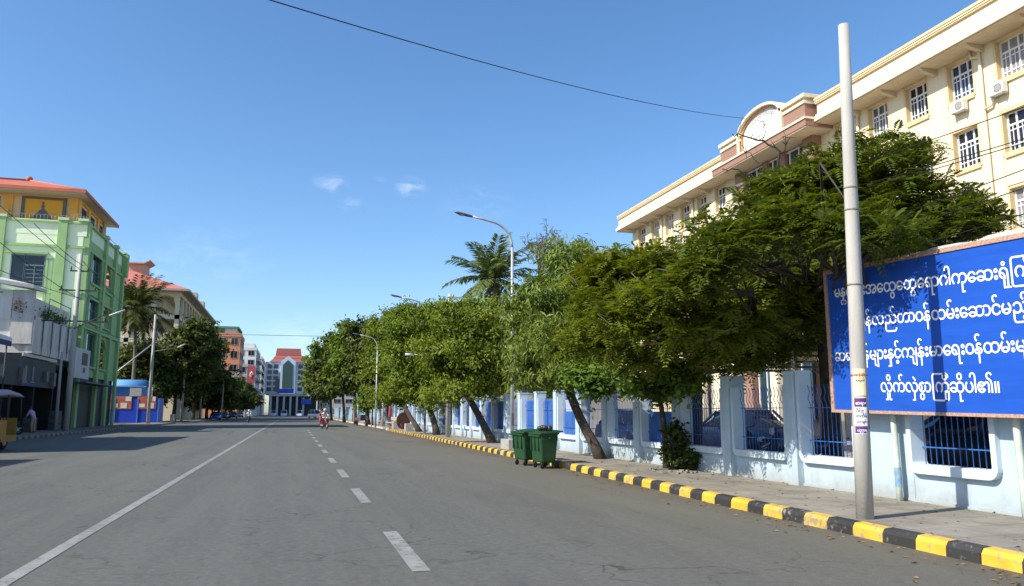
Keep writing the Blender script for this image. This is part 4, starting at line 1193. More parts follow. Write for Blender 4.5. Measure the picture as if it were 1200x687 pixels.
# cornice: soffit, ledge, parapet, caps
def run(name, m, boxes):
    b = MB()
    for x0, x1, z0, z1 in boxes:
        for a, c in ((Y0, 34.6), (44.4, Y1 + .9)): b.box(x0, x1, a, c, z0, z1)
    b.build(name, m, hosp)
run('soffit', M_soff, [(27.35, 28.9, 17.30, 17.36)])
run('parapet', M_creamL, [(27.25, 28.4, 17.36, 17.62), (27.42, 28.4, 17.62, 17.80), (27.55, 28.3, 17.80, 18.42)])
run('parapet_cap', M_ochre, [(27.44, 28.4, 18.42, 18.50), (27.36, 28.4, 18.59, 18.72), (27.545, 28.3, 17.95, 17.97)])
run('parapet_band', M_creamL, [(27.40, 28.35, 18.50, 18.59)])
for c in cols:
    br = MB(); y = c + .62
    br.prism([(27.5, 17.30), (28.5, 17.30), (28.5, 17.0), (27.7, 17.16)], 'y', y - .1, y + .1)
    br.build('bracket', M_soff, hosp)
for y in (24.2 + .7, 29.27 + 2.55 + .7, 49.6 + .62, 54.7 + .62):
    d = MB(); d.tube([(28.38, y, 17.2), (28.38, y, 15.2), (28.38, y, 9), (28.38, y, .2)], .07, 8); d.tube([(28.38, y + .45, 17.28), (28.38, y + .4, 16.95), (28.38, y + .05, 16.85)], .06, 8)
    d.tube([(28.36, y - .05, 14.4), (28.36, y - .4, 14.45), (28.36, y - .5, 14.8)], .06, 8); d.build('downpipe', M_creamL, hosp)
# centre bay
cb = MB()
cb.box(27.9, 28.6, TY0, TY0 + .9, .1, 17.2); cb.box(27.9, 28.6, TY1 - .9, TY1, .1, 17.2)
for y in (TY0 + 2.9, TY1 - 3.3): cb.box(28.1, 28.6, y, y + .5, .1, 17.2)
cb.build('brown_pilaster', M_brown, hosp)
for z in (16.2, 14.9, 13.6, 11.0, 8.0, 5.0):
    for a, b in ((TY0 - .02, TY0 + .92), (TY1 - .92, TY1 + .02)): cb = MB(); cb.box(27.86, 28.55, a, b, z, z + .16); cb.build('cream_band', M_creamL, hosp)
cw = MB(); cw.box(28.35, 28.4, TY0 + .9, TY1 - .9, 1, 17.0); cw.build('curtain_glass', M_glassb, hosp)
cw = MB()
for z in (16.9, 15.6, 13.9, 12.2, 10.5, 8.8, 7.1): cw.box(28.27, 28.36, TY0 + .9, TY1 - .9, z, z + .07)
for k in range(1, 8): y = TY0 + .9 + k * .86; cw.box(28.275, 28.355, y, y + .06, 1, 17.0)
cw.build('glazing_bar', M_frame, hosp)
cb = MB(); cb.box(26.75, 28.9, 34.6, 44.4, 17.05, 17.12); cb.build('soffit', M_soff, hosp)
cb = MB(); cb.box(26.7, 28.9, 34.55, 44.45, 17.12, 17.5); cb.box(26.98, 28.3, 34.9, 37.0, 17.55, 18.55); cb.box(26.98, 28.3, 41.4, 43.6, 17.55, 18.55); cb.build('brown_band', M_brown, hosp)
cb = MB()
cb.box(26.62, 28.4, 34.5, 44.5, 17.5, 17.62)
for a, b in ((34.9, 37.0), (41.4, 43.6)):
    cb.box(26.9, 28.35, a - .08, b + .08, 18.55, 18.72); cb.box(26.82, 28.35, a - .16, b + .16, 18.88, 19.1)
cb.build('block_cap', M_creamL, hosp)
cb = MB()
for a, b in ((34.9, 37.0), (41.4, 43.6)): cb.box(26.98, 28.3, a, b, 18.72, 18.88)
cb.build('block_course', M_ochre, hosp)
def archpts(y0, y1, zs, rise, n=20):
    return [(y0 + (y1 - y0) * (1 - math.cos(math.pi * k / n)) / 2, zs + rise * math.sin(math.pi * k / n) ** .8) for k in range(n + 1)]
ya, yb = 37.0, 41.4
P_ = archpts(ya, yb, 18.55, 1.35)
gb = MB(); gb.prism([(ya, 17.62)] + P_ + [(yb, 17.62)], 'x', 27.15, 28.3)
gb.build('gable', mat('gable_plaster', (.74, .69, .56), var=.04, dirt=.1), hosp)
def rim(name, m, t0, t1, x0, x1):
    o = archpts(ya - t1, yb + t1, 18.55, 1.35 + t1); i = archpts(ya - t0, yb + t0, 18.55, 1.35 + t0)
    r = MB()
    for k in range(len(o) - 1): r.prism([i[k], o[k], o[k + 1], i[k + 1]], 'x', x0, x1)
    r.prism([(ya - t1, 17.62), (ya - t1, 18.56), (ya - t0, 18.56), (ya - t0, 17.62)], 'x', x0 + .003, x1)
    r.prism([(yb + t0, 17.62), (yb + t0, 18.56), (yb + t1, 18.56), (yb + t1, 17.62)], 'x', x0 + .003, x1)
    r.build(name, m, hosp)
rim('arch_rim', M_creamL, .0, .16, 26.82, 28.3)
rim('arch_inner_rim', mat('terracotta_trim', (.42, .24, .15), var=.2), -.14, .0, 27.02, 28.25)
M_glet = mat('grey_blue_lettering', (.25, .33, .45), rough=.6)
txt = 'မန<တေလးအေထွေထွေရာဂါကုေဆးရုံြကီး'
def parc(u, v):
    s = .14 + .72 * (u / 17.6); a = math.pi * s
    y = (ya + yb) / 2 + 1.75 * math.cos(a); z = 18.45 + .95 * math.sin(a)
    return (27.14, y + v * .30 * math.cos(a), z + v * .36 * math.sin(a))
textmesh(txt, parc, .02).build('lettering', M_glet, hosp, fixn=False)
def parc2(u, v): return (27.14, 40.15 - u * .19, 18.2 + v * .36)
textmesh('ကုေဆးရုံ', parc2, .02).build('lettering', M_glet, hosp, fixn=False)
# entrance porch, deep in the yard
pc_ = MB(); pc_.box(20.5, 28.4, 26, 37, 4.2, 4.9); pc_.box(20.3, 28.4, 25.8, 37.2, 4.9, 5.1)
pc_.build('porch_roof', M_cream, hosp)
for y in (26.5, 30.0, 33.4, 36.5):
    c = MB(); c.box(20.7, 21.25, y - .28, y + .28, .1, 3.9); c.box(20.6, 21.35, y - .36, y + .36, 3.5, 3.62); c.box(20.6, 21.35, y - .38, y + .38, 3.9, 4.2); c.build('porch_column', M_creamL, hosp)
rf = MB()
rf.box(27.8, 29.2, 60.2, 61.6, 17.9, 18.3)
rf.build('roof_hatch', M_creamL, hosp)

# air conditioner units
M_ac = mat('ac_white', (.66, .65, .61), rough=.5, var=.05, dirt=.25)
def make_ac():
    t = thing('air_conditioner', (0, 0, 0), 'white air conditioner box below a top-floor window, nearest to the right edge', 'air conditioner', 'air conditioner units on the cream building')
    b = MB(); b.bbox(-.32, 0, -.42, .42, 0, .58, .02); b.build('casing', M_ac, t)
    b = MB(); b.torus((-.325, -.12, .29), .2, .014, 'x', 20, 6)
    for k in range(7): b.box(-.336, -.322, -.32 + 0 * k, .08, .13 + .05 * k, .142 + .05 * k)
    b.build('fan_grille', mat('ac_grille', (.16, .16, .16)), t)
    for q in (-.36, .30): b = MB(); b.box(-.36, .04, q, q + .06, -.06, -.003); b.build('bracket', M_galv, t)
    return t
ac = make_ac()
for (y, z), lab in zip([(26.1, 14.75), (49.9, 14.9), (52.6, 14.6)], ['white air conditioner box under a top-floor window left of the nearest one', 'small air conditioner box on the left half of the cream building', 'farthest air conditioner box low on the left end of the cream building']):
    dup(ac, (28.45, y, z), 0, lab, None, (.85, .85, .85))
ac.location = (28.45, 24.1, 14.75); ac.scale = (.85, .85, .85)

# ------------------------------------------------------------------ truss canopy in the yard
M_steel = mat('dark_steel', (.05, .05, .055), var=.3)
cv = thing('carport_canopy', (16.5, 21, .1), 'dark steel truss canopy over the yard behind the barred wall', 'canopy')
b = MB()
for y in (20.2, 22.6, 25.0): 
    b.bar((14.6, y, 2.95), (19.6, y, 2.95), .045); b.bar((14.6, y, 3.55), (19.6, y, 3.55), .045)
for x in (14.6, 19.6):
    b.bar((x, 20.0, 2.85), (x, 25.2, 2.85), .05); b.bar((x, 20.0, 3.6), (x, 25.2, 3.6), .06)
    for k in range(5):
        y = 20.1 + k * 1.0
        b.bar((x, y, 2.85), (x, y + .5, 3.6), .03); b.bar((x, y + .5, 3.6), (x, y + 1.0, 2.85), .03); b.bar((x, y + .5, 2.85), (x, y + .5, 3.6), .03)
b.build('truss', M_steel, cv)
b = MB(); b.box(14.2, 20.0, 19.8, 25.4, 3.68, 3.74); b.build('roof_sheet', mat('canopy_sheet', (.22, .21, .2), var=.2), cv)
for x, y in ((14.6, 20.1), (19.6, 20.1), (14.6, 25.1), (19.6, 25.1)):
    b = MB(); b.tube([(x, y, .1), (x, y, 3.6)], .06, 8); b.build('post', M_steel, cv)

# ------------------------------------------------------------------ vehicles
def carmesh(bodymat, kind='sedan'):
    """car pointing along +Y at the origin"""
    t = thing('parked_car', (0, 0, 0), 'x', 'car')
    L2, W2 = 2.15, .84
    if kind == 'van': prof = [(-2.1, .55, .80), (-2.05, .95, .84), (-1.5, 1.0, .85), (0, 1.0, .85), (1.4, .98, .84), (1.85, .86, .82), (2.1, .62, .76)]; roof = [(-2.02, 1.0, .78), (-1.85, 1.75, .68), (-.5, 1.86, .70), (.7, 1.82, .69), (1.5, 1.0, .76)]
    else: prof = [(-2.15, .58, .70), (-2.08, .86, .79), (-1.5, .92, .83), (0, .92, .84), (1.1, .88, .83), (1.8, .76, .79), (2.12, .56, .68)]; roof = [(-1.75, .90, .72), (-1.05, 1.36, .58), (-.2, 1.44, .60), (.35, 1.38, .58), (1.12, .88, .70)]
    b = MB(); rings = []
    for y, z, hw in prof:
        rings.append([(-hw * .9, y, .22), (-hw, y, .34), (-hw * 1.01, y, .34 + (z - .34) * .55), (-hw * .94, y, z - .03), (-hw * .8, y, z), (hw * .8, y, z), (hw * .94, y, z - .03), (hw * 1.01, y, .34 + (z - .34) * .55), (hw, y, .34), (hw * .9, y, .22)])
    b.loft(rings)
    b.build('body', bodymat, t)
    b = MB(); rings = []
    for y, z, hw in roof:
        zb = .84 if kind != 'van' else .96
        rings.append([(-.76, y, zb), (-hw - .03, y, zb + (z - zb) * .6), (-hw * .86, y, z), (hw * .86, y, z), (hw + .03, y, zb + (z - zb) * .6), (.76, y, zb)])
    b.loft(rings); b.build('window_glass', M_glass, t)
    b = MB(); rings = []
    for y, z, hw in roof[1:-1]:
        rings.append([(-hw * .93, y, z - .035), (-hw * .82, y, z + .02), (hw * .82, y, z + .02), (hw * .93, y, z - .035)])
    b.loft(rings, smooth=False)
    for sx in (-1, 1):
        for i, j in ((0, 1), (3, 4), (2, 2)):
            if i == j:
                y, z, hw = roof[i]; b.bar((sx * .79, y, .86), (sx * hw * .93, y, z), .04)
            else:
                (ya_, za, ha), (yb_, zb_, hb) = roof[i], roof[j]
                b.bar((sx * (ha + .02 if za > .95 else .74), ya_, max(za, .88)), (sx * (hb * .9 if zb_ > .95 else .74), yb_, max(zb_, .88)), .04)
    b.build('roof', bodymat, t)
    for sy in (-1.32, 1.3):
        for sx in (-1, 1):
            w_ = MB(); w_.torus((sx * .76, sy, .30), .225, .085, 'x', 20, 8); wo = w_.build('wheel', M_rub, t)
            h_ = MB(); h_.tube([(sx * .72, sy, .30), (sx * .82, sy, .30)], .17, 14); h_.build('hub', M_galv, wo)
    for sx in (-1, 1):
        h = MB(); h.ball((sx * .56, 2.02, .63), .11, 8, 6, 1.3, .7, .8); h.build('headlight', M_tube, t)
        h = MB(); h.box(sx * .56 - .12, sx * .56 + .12, -2.13, -2.06, .62, .78); h.build('tail_light', mat('red_lens', (.45, .02, .02), rough=.3), t)
        h = MB(); h.ball((sx * .92, .72, .95), .08, 8, 6, 1, .6, .8); h.build('mirror', bodymat, t)
    return t
def paint(n, c): return mat(n, c, rough=.28, var=.03, spec=.5)
car_w = carmesh(paint('white_car_paint', (.72, .72, .72)), 'van'); tag(car_w, 'white van-like car facing the camera near the far end of the road', 'car'); car_w.location = (-1.9, 232, 0); car_w.rotation_euler = (0, 0, R(180))
car_b = carmesh(paint('blue_car_paint', (.02, .06, .30))); tag(car_b, 'blue car parked beneath the low dark trees on the left', 'car', 'cars parked along the left kerb'); car_b.location = (-12.3, 141, 0); car_b.rotation_euler = (0, 0, R(180))
car_g = carmesh(paint('dark_car_paint', (.018, .02, .025))); tag(car_g, 'dark car parked next behind the blue car on the left', 'car', 'cars parked along the left kerb'); car_g.location = (-12.4, 158, 0); car_g.rotation_euler = (0, 0, R(180))
for (x, y, rz), lab in zip([(-12.3, 182, 180), (-12.3, 205, 180)], ['dark car farther along the left kerb, behind the motorcyclist', 'farthest dark car on the left kerb before the white building']):
    dup(car_g, (x, y, 0), R(rz), lab)
for (x, y, rz), lab in zip([(5.2, 178, 205), (6.2, 196, 190), (2.4, 246, 180), (-5.2, 252, 180)],
                           ['white car parked at an angle under the far right-hand trees', 'white car half hidden behind the angled white car on the right', 'small white car at the road end before the columned entrance', 'white car at the road end, left of the middle']):
    dup(car_w, (x, y, 0), R(rz), lab)
# cars in the yard
car_n = carmesh(paint('navy_car_paint', (.010, .014, .035))); tag(car_n, 'navy car in the yard seen through the bars beside the climber-covered stump', 'car', 'cars parked inside the yard'); car_n.location = (12.6, 19.6, .1); car_n.rotation_euler = (0, 0, R(172))
for (x, y, rz), lab, src in [((12.4, 27.0, 176), 'navy car in the yard behind the leaning trunk of the willowy tree', car_n), ((12.6, 11.0, 188), 'dark car in the yard behind the bars under the billboard', car_g), ((12.9, 7.0, 182), 'dark car in the yard at the right edge, under the billboard', car_g)]:
    dup(src, (x, y, .1), R(rz), lab, 'cars parked inside the yard')

def motorbike(name, m, label, group=None):
    t = thing(name, (0, 0, 0), label, 'motorbike', group)
    for y, nm in ((-.6, 'wheel'), (.62, 'wheel')):
        b = MB(); b.torus((0, y, .29), .245, .05, 'x', 20, 8); w_ = b.build(nm, M_rub, t)
        b = MB(); b.tube([(-.03, y, .29), (.03, y, .29)], .09, 10)
        for k in range(5): b.bar((0, y, .29), (0, y + .23 * math.cos(k * 1.257), .29 + .23 * math.sin(k * 1.257)), .012, 5)
        b.build('rim', M_galv, w_)
    b = MB()
    b.loft([[(-.05, .46, .55), (.05, .46, .55), (.06, .44, .95), (-.06, .44, .95)], [(-.14, .36, .40), (.14, .36, .40), (.12, .36, .88), (-.12, .36, .88)], [(-.10, .12, .34), (.10, .12, .34), (.09, .10, .52), (-.09, .10, .52)], [(-.12, -.2, .36), (.12, -.2, .36), (.12, -.2, .66), (-.12, -.2, .66)], [(-.09, -.62, .56), (.09, -.62, .56), (.08, -.66, .70), (-.08, -.66, .70)]])
    b.loft([[(-.055, .84, .48), (.055, .84, .48), (.055, .84, .5), (-.055, .84, .5)], [(-.06, .62, .575), (.06, .62, .575), (.06, .62, .60), (-.06, .62, .60)], [(-.055, .40, .50), (.055, .40, .50), (.055, .4, .52), (-.055, .4, .52)]])
    b.build('body', m, t)
    b = MB(); b.loft([[(-.10, .02, .67), (.10, .02, .67), (.08, .02, .73), (-.08, .02, .73)], [(-.13, -.25, .665), (.13, -.25, .665), (.11, -.25, .76), (-.11, -.25, .76)], [(-.10, -.70, .705), (.10, -.70, .705), (.08, -.7, .79), (-.08, -.7, .79)]]); b.build('seat', M_rub, t)
    b = MB(); b.tube([(-.34, .34, 1.04), (-.15, .42, 1.0), (.15, .42, 1.0), (.34, .34, 1.04)], .016, 6); b.bar((0, .42, 1.0), (0, .62, .3), .035); b.bar((-.07, .46, .85), (-.07, .62, .29), .02); b.bar((.07, .46, .85), (.07, .62, .29), .02)
    b.bar((-.3, .36, 1.04), (-.36, .36, 1.2), .008); b.ball((-.37, .36, 1.22), .05, 8, 6, 1.3, .4, .9); b.bar((.3, .36, 1.04), (.36, .36, 1.2), .008); b.ball((.37, .36, 1.22), .05, 8, 6, 1.3, .4, .9)
    b.build('handlebar', M_steel, t)
    b = MB(); b.ball((0, .50, .93), .085, 10, 8, 1, .7, 1); b.build('headlight', M_tube, t)
    b = MB(); b.tube([(.13, 0, .28), (.15, -.4, .3), (.16, -.75, .38)], [.03, .04, .045], 8); b.build('exhaust', M_galv, t)
    return t

# ------------------------------------------------------------------ people: one skinned surface each
M_skin = mat('brown_skin', (.26, .14, .085), rough=.6, var=.05)
def person(name, joints, edges_, radii, colours, label, loc, rz, extra=None, group=None, scale=1.0):
    """skin-modifier body; faces get clothing colours by the nearest joint"""
    me = bpy.data.meshes.new('body'); me.from_pydata(joints, edges_, [])
    o = bpy.data.objects.new('tmp', me); COL.objects.link(o)
    sk = o.modifiers.new('s', 'SKIN'); sk.use_smooth_shade = True
    for i, r in enumerate(radii):
        me.skin_vertices[0].data[i].radius = (r, r) if not isinstance(r, tuple) else r
    me.skin_vertices[0].data[0].use_root = True
    ss = o.modifiers.new('d', 'SUBSURF'); ss.levels = 1; ss.render_levels = 1
    dg = bpy.context.evaluated_depsgraph_get(); dg.update()
    m2 = bpy.data.meshes.new_from_object(o.evaluated_get(dg))
    bpy.data.objects.remove(o)
    names = []
    for c in colours:
        if c not in names: names.append(c)
    m2.materials.clear()
    for c in names: m2.materials.append(c)
    J = np.array(joints)
    # sample points along edges for material lookup
    for p in m2.polygons:
        c = np.array(p.center); best = None
        for a, b in edges_:
            ab = J[b] - J[a]; tt = np.clip(np.dot(c - J[a], ab) / (np.dot(ab, ab) + 1e-9), 0, 1)
            dd = np.linalg.norm(c - J[a] - ab * tt)
            if best is None or dd < best[0]: best = (dd, b if tt > .0 else a, tt)
        p.material_index = names.index(colours[best[1]])
        p.use_smooth = True
    t = thing(name, (0, 0, 0), label, 'person', group)
    b = bpy.data.objects.new('body', m2); COL.objects.link(b); b.parent = t
    head = Vector(joints[3])
    if extra: extra(t, head)
    t.location = loc; t.rotation_euler = (0, 0, rz); t.scale = (scale,) * 3
    return t
# joint order: 0 pelvis 1 waist 2 chest 3 head 4 neck | arms: 5-7 L, 8-10 R | legs: 11-13 L, 14-16 R | feet 17,18 | hands 19,20
PE = [(0, 1), (1, 2), (2, 4), (4, 3), (2, 5), (5, 6), (6, 7), (7, 19), (2, 8), (8, 9), (9, 10), (10, 20), (0, 11), (11, 12), (12, 13), (13, 17), (0, 14), (14, 15), (15, 16), (16, 18)]
PR = [(.15, .12), (.14, .11), (.16, .12), .095, .06, .065, .05, .038, .065, .05, .038, .09, .075, .05, .09, .075, .05, .045, .045, .03, .03]
def cap_(m, kind):
    def f(t, h):
        b = MB()
        if kind == 'helmet':
            b.ball((h.x, h.y, h.z + .035), .135, 12, 8, .95, 1.1, 1.0)
            b.build('helmet', m, t)
        else:
            b.ball((h.x, h.y - .015, h.z + .035), .105, 12, 8, 1, 1.05, .95); b.build('hair', m, t)
        n_ = MB(); n_.ball((h.x, h.y + .10, h.z - .01), .018, 6, 5, .8, 1, 1.2)
        n_.ball((h.x - .09, h.y, h.z - .005), .02, 6, 5, .5, 1, 1.3); n_.ball((h.x + .09, h.y, h.z - .005), .02, 6, 5, .5, 1, 1.3)
        n_.build('face_features', M_skin, t)
    return f
M_hair = mat('black_hair', (.012, .010, .009), rough=.5)
M_whc = mat('white_shirt', (.70, .70, .68), rough=.9, var=.05); M_red = mat('dusky_red_cloth', (.32, .05, .06), rough=.9); M_dkc = mat('dark_cloth', (.03, .03, .04), rough=.9)
M_pur = mat('mauve_shirt', (.42, .34, .55), rough=.9, var=.06); M_kha = mat('khaki_cloth', (.30, .26, .19), rough=.9)
M_helm = mat('cream_helmet', (.62, .55, .45), rough=.3)
def ride_pose(dy=0, lean=.0, handsfwd=True):
    s = [(0, -.12 + dy, .84), (0, -.12 + dy + lean * .5, 1.02), (0, -.08 + dy + lean, 1.25), (0, -.02 + dy + lean, 1.56), (0, -.05 + dy + lean, 1.40)]
    if handsfwd: s += [(-.19, -.06 + dy, 1.30), (-.27, .10 + dy, 1.12), (-.29, .32, 1.06), (.19, -.06 + dy, 1.30), (.27, .10 + dy, 1.12), (.29, .32, 1.06)]
    else: s += [(-.18, -.06 + dy, 1.28), (-.24, .06 + dy, 1.06), (-.16, .24 + dy, 1.02), (.18, -.06 + dy, 1.28), (.24, .06 + dy, 1.06), (.16, .24 + dy, 1.02)]
    s += [(-.13, -.06 + dy, .80), (-.22, .30 + dy, .72), (-.19, .14 + dy, .34), (.13, -.06 + dy, .80), (.22, .30 + dy, .72), (.19, .14 + dy, .34), (-.20, .30 + dy, .29), (.20, .30 + dy, .29)]
    h0 = s[7]; h1 = s[10]
    s += [(h0[0], h0[1] + .08, h0[2]), (h1[0], h1[1] + .08, h1[2])]
    return s
def cols_(top, low, sk=None):
    sk = sk or M_skin
    return [low, top, top, sk, sk, top, top, sk, top, top, sk, low, low, low, low, low, low, M_dkc, M_dkc, sk, sk]
mb1 = motorbike('motorbike', paint('red_bike_paint', (.28, .02, .03)), 'red motorbike carrying two people along the right side of the road')
mb1.location = (2.75, 67.2, 0); mb1.rotation_euler = (0, 0, R(196))
M1 = Matrix.Translation((2.75, 67.2, 0)) @ Matrix.Rotation(R(196), 4, 'Z')
person('person', ride_pose(.0, .03), PE, PR, cols_(M_whc, M_dkc), 'rider in a white shirt and pale helmet on the red motorbike', mb1.location, R(196), cap_(M_helm, 'helmet'))
person('person', ride_pose(-.40, .0, False), PE, PR, cols_(M_red, M_red), 'passenger in dusky red clothes sitting behind the white-shirted rider', (2.75 - .12, 67.2, .0), R(196), cap_(M_hair, 'hair'))
mb2 = motorbike('motorbike', paint('black_bike_paint', (.02, .02, .025)), 'dark motorbike ridden on the far left lane', None)
mb2.location = (-5.35, 108.5, 0); mb2.rotation_euler = (0, 0, R(180))
person('person', ride_pose(.0, .03), PE, PR, cols_(M_whc, M_dkc), 'rider in a pale shirt on the dark motorbike in the far left lane', mb2.location, R(180), cap_(M_whc, 'helmet'))
# bent figure at the shop front
st = [(0, 0, .92), (0, .06, 1.08), (0, .16, 1.28), (0, .34, 1.52), (0, .25, 1.41), (-.19, .18, 1.30), (-.25, .28, 1.05), (-.22, .42, .86), (.19, .18, 1.30), (.25, .28, 1.05), (.22, .42, .86), (-.10, 0, .88), (-.12, .03, .48), (-.12, -.02, .09), (.10, 0, .88), (.12, .03, .48), (.12, -.02, .09), (-.12, .14, .05), (.12, .14, .05), (-.21, .49, .80), (.21, .49, .80)]
person('person', st, PE, PR, cols_(M_pur, M_kha), 'person in a mauve shirt and khaki trousers bending at the dark shop front', (-15.4, 54.8, .14), R(70), cap_(M_hair, 'hair'))
mb3 = motorbike('motorbike', paint('dull_bike_paint', (.04, .04, .05)), 'dark motorbike parked beside the bending person at the shop front')
mb3.location = (-15.6, 50.6, .14); mb3.rotation_euler = (0, 0, R(100))
# motorbikes in the yard
mb4 = dup(mb3, (10.4, 14.4, .1), R(75), 'dark motorbike parked in the yard behind the bars, beside the pillar left of the billboard', 'motorbikes parked in the yard')
dup(mb3, (10.5, 15.7, .1), R(80), 'second dark motorbike in the yard, seen through the bars beside the climber', 'motorbikes parked in the yard')
# three-wheeler at the left edge
tk = thing('three_wheeler', (0, 0, 0), 'yellow three-wheeled taxi with a grey canopy at the left edge', 'three-wheeler')
M_ty = mat('taxi_yellow', (.36, .21, .04), rough=.5, var=.12, dirt=.3)
b = MB(); b.loft([[(-.62, -1.2, .34), (.62, -1.2, .34), (.64, -1.2, .98), (-.64, -1.2, .98)], [(-.64, -.4, .30), (.64, -.4, .30), (.66, -.4, .98), (-.66, -.4, .98)], [(-.64, -.38, .30), (.64, -.38, .30), (.66, -.38, .52), (-.66, -.38, .52)], [(-.6, .5, .30), (.6, .5, .30), (.6, .5, .5), (-.6, .5, .5)], [(-.5, .62, .34), (.5, .62, .34), (.5, .7, 1.05), (-.5, .7, 1.05)], [(-.28, 1.15, .4), (.28, 1.15, .4), (.24, 1.02, .95), (-.24, 1.02, .95)]], smooth=False); b.build('body', M_ty, tk)
b = MB(); b.loft([[(-.68, -1.28, 1.72), (.68, -1.28, 1.72), (.55, -1.28, 1.84), (-.55, -1.28, 1.84)], [(-.7, -.3, 1.80), (.7, -.3, 1.80), (.55, -.3, 1.95), (-.55, -.3, 1.95)], [(-.64, .75, 1.72), (.64, .75, 1.72), (.5, .75, 1.84), (-.5, .75, 1.84)]]); b.box(-.66, .66, -1.27, -1.24, .98, 1.74); b.build('canopy', mat('grey_canvas', (.33, .33, .38), var=.2, scale=6), tk)
b = MB()
for x in (-.6, .6):
    b.bar((x, -1.2, .95), (x, -1.2, 1.78), .025); b.bar((x, .68, 1.0), (x * .95, .68, 1.78), .025); b.bar((x, -.3, .9), (x, -.3, 1.84), .02)
b.build('frame', M_steel, tk)
for x, y in ((-.58, -.85), (.58, -.85), (0, .98)):
    w_ = MB(); w_.torus((x, y, .26), .19, .07, 'x', 18, 8); wo = w_.build('wheel', M_rub, tk); w_ = MB(); w_.tube([(x - .06, y, .26), (x + .06, y, .26)], .13, 12); w_.build('hub', M_galv, wo)
b = MB(); b.box(-.55, .55, -1.1, -.55, .98, 1.1); b.box(-.3, .3, .1, .45, .5, .78); b.build('seat', M_rub, tk)
b = MB(); b.ball((0, 1.12, .82), .1, 8, 6); b.build('headlight', M_tube, tk)
tk.location = (-10.75, 33.2, 0); tk.rotation_euler = (0, 0, R(-6)); tk.scale = (1.15, 1.15, 1.16)

# ------------------------------------------------------------------ far right pavement: cart, benches, posts
M_wood = mat('dark_red_wood', (.15, .055, .03), rough=.6, var=.25, scale=6)
b = thing('handcart', (0, 0, 0), 'small dark handcart with a blue box standing in the pavement gap', 'handcart')
q = MB(); q.box(-.45, .45, -.7, .7, .55, .62); q.box(-.45, -.41, -.7, .7, .62, .85); q.box(.41, .45, -.7, .7, .62, .85); q.bar((-.3, -.7, .6), (-.3, -1.3, .8), .02); q.bar((.3, -.7, .6), (.3, -1.3, .8), .02); q.build('tray', M_wood, b)
q = MB(); q.bbox(-.36, .36, -.5, .4, .63, 1.15, .03); q.build('blue_box', mat('dull_blue_box', (.06, .12, .24), var=.2), b)
for x in (-.5, .5):
    q = MB(); q.torus((x, 0, .32), .27, .035, 'x', 20, 6)
    for k in range(6): q.bar((x, 0, .32), (x, .27 * math.cos(k * 1.047), .32 + .27 * math.sin(k * 1.047)), .008, 4)
    q.build('wheel', M_rub, b)
b.location = (6.95, 80.5, 0); b.rotation_euler = (0, 0, R(20))
def bench(label, loc, rz, L_=2.6):
    t = thing('concrete_bench', (0, 0, 0), label, 'bench', 'benches under the right-hand trees')
    q = MB(); q.bbox(-.22, .22, -L_ / 2, L_ / 2, .40, .48, .015); q.build('seat', M_conc, t)
    q = MB(); q.bbox(.2, .28, -L_ / 2, L_ / 2, .62, .90, .015); q.build('backrest', M_conc, t)
    for y in (-L_ / 2 + .3, L_ / 2 - .3):
        q = MB(); q.box(-.18, .18, y - .07, y + .07, 0, .40); q.box(.21, .27, y - .06, y + .06, .3, .62); q.build('leg', M_conc, t)
    t.location = loc; t.rotation_euler = (0, 0, rz); return t
bench('long pale concrete bench left of the round wooden table top', (7.95, 64.0, .12), R(2), 3.2)
bench('concrete bench beyond the farthest street lamp, beside the handcart', (8.2, 74, .12), R(0))
t = thing('round_table', (0, 0, 0), 'round reddish wooden table top tipped on its edge beside the bench', 'table')
q = MB(); q.tube([(-.04, 0, .66), (.04, 0, .66)], .62, 24, smooth=False); q.build('tabletop', M_wood, t)
for y in (-.3, .3):
    q = MB(); q.bar((.06, y, .5), (.35, y, .03), .03); q.build('leg', M_wood, t)
t.location = (8.05, 57.8, .13); t.rotation_euler = (0, 0, R(-62))
for (x, y, h), lab in zip([(8.0, 54.6, .5), (7.9, 60.6, .62)], ['squat concrete block on the pavement right of the round table top', 'squat concrete block at the near end of the long bench']):
    q = MB(); q.bbox(x - .28, x + .28, y - .3, y + .3, .12, .12 + h, .03); tag(q.build('concrete_block', M_conc), lab, 'block')
for (x, y, h), lab in zip([(7.9, 97, 3.0), (8.3, 84, 2.6), (8.0, 71.0, 2.4), (8.4, 112, 3.2)], ['short pale post at the pavement edge behind the rider', 'short pale post right of the handcart', 'thin pale post just right of the farthest street lamp', 'short pale post far off near the white cars']):
    q = MB(); q.tube([(x, y, .05), (x, y, h)], [.10, .08], 8); tag(q.build('concrete_post', M_pole), lab, 'post', 'short posts along the far right pavement')
t = thing('parasol', (0, 0, 0), 'folded red parasol standing between the benches on the far pavement', 'parasol')
q = MB(); q.loft([[(r * math.cos(a), r * math.sin(a), z) for a in [6.283 * k / 12 for k in range(12)]] for r, z in ((.10, .75), (.17, 1.0), (.13, 1.7), (.04, 2.15))]); q.build('canopy', M_red, t)
q = MB(); q.bar((0, 0, 0), (0, 0, 2.25), .02); q.build('pole', M_steel, t)
t.location = (8.4, 68.8, .12)
# banners on the inside of the far bars
M_ban = mat('white_banner', (.62, .62, .60), col2=(.45, .5, .6), scale=2.2, rough=.6)
o = board('banner', 24.3, 26.6, .72, 1.85, 9.19, M_ban, 'white printed banner with blue shapes tied behind the bars right of the bins', 'banner')
q = MB(); q.box(9.184, 9.189, 24.5, 25.3, .8, 1.15); q.box(9.184, 9.189, 25.5, 26.4, 1.3, 1.75); o2 = q.build('printed_shapes', mat('banner_blue', (.05, .10, .38)), None); o2.parent = o
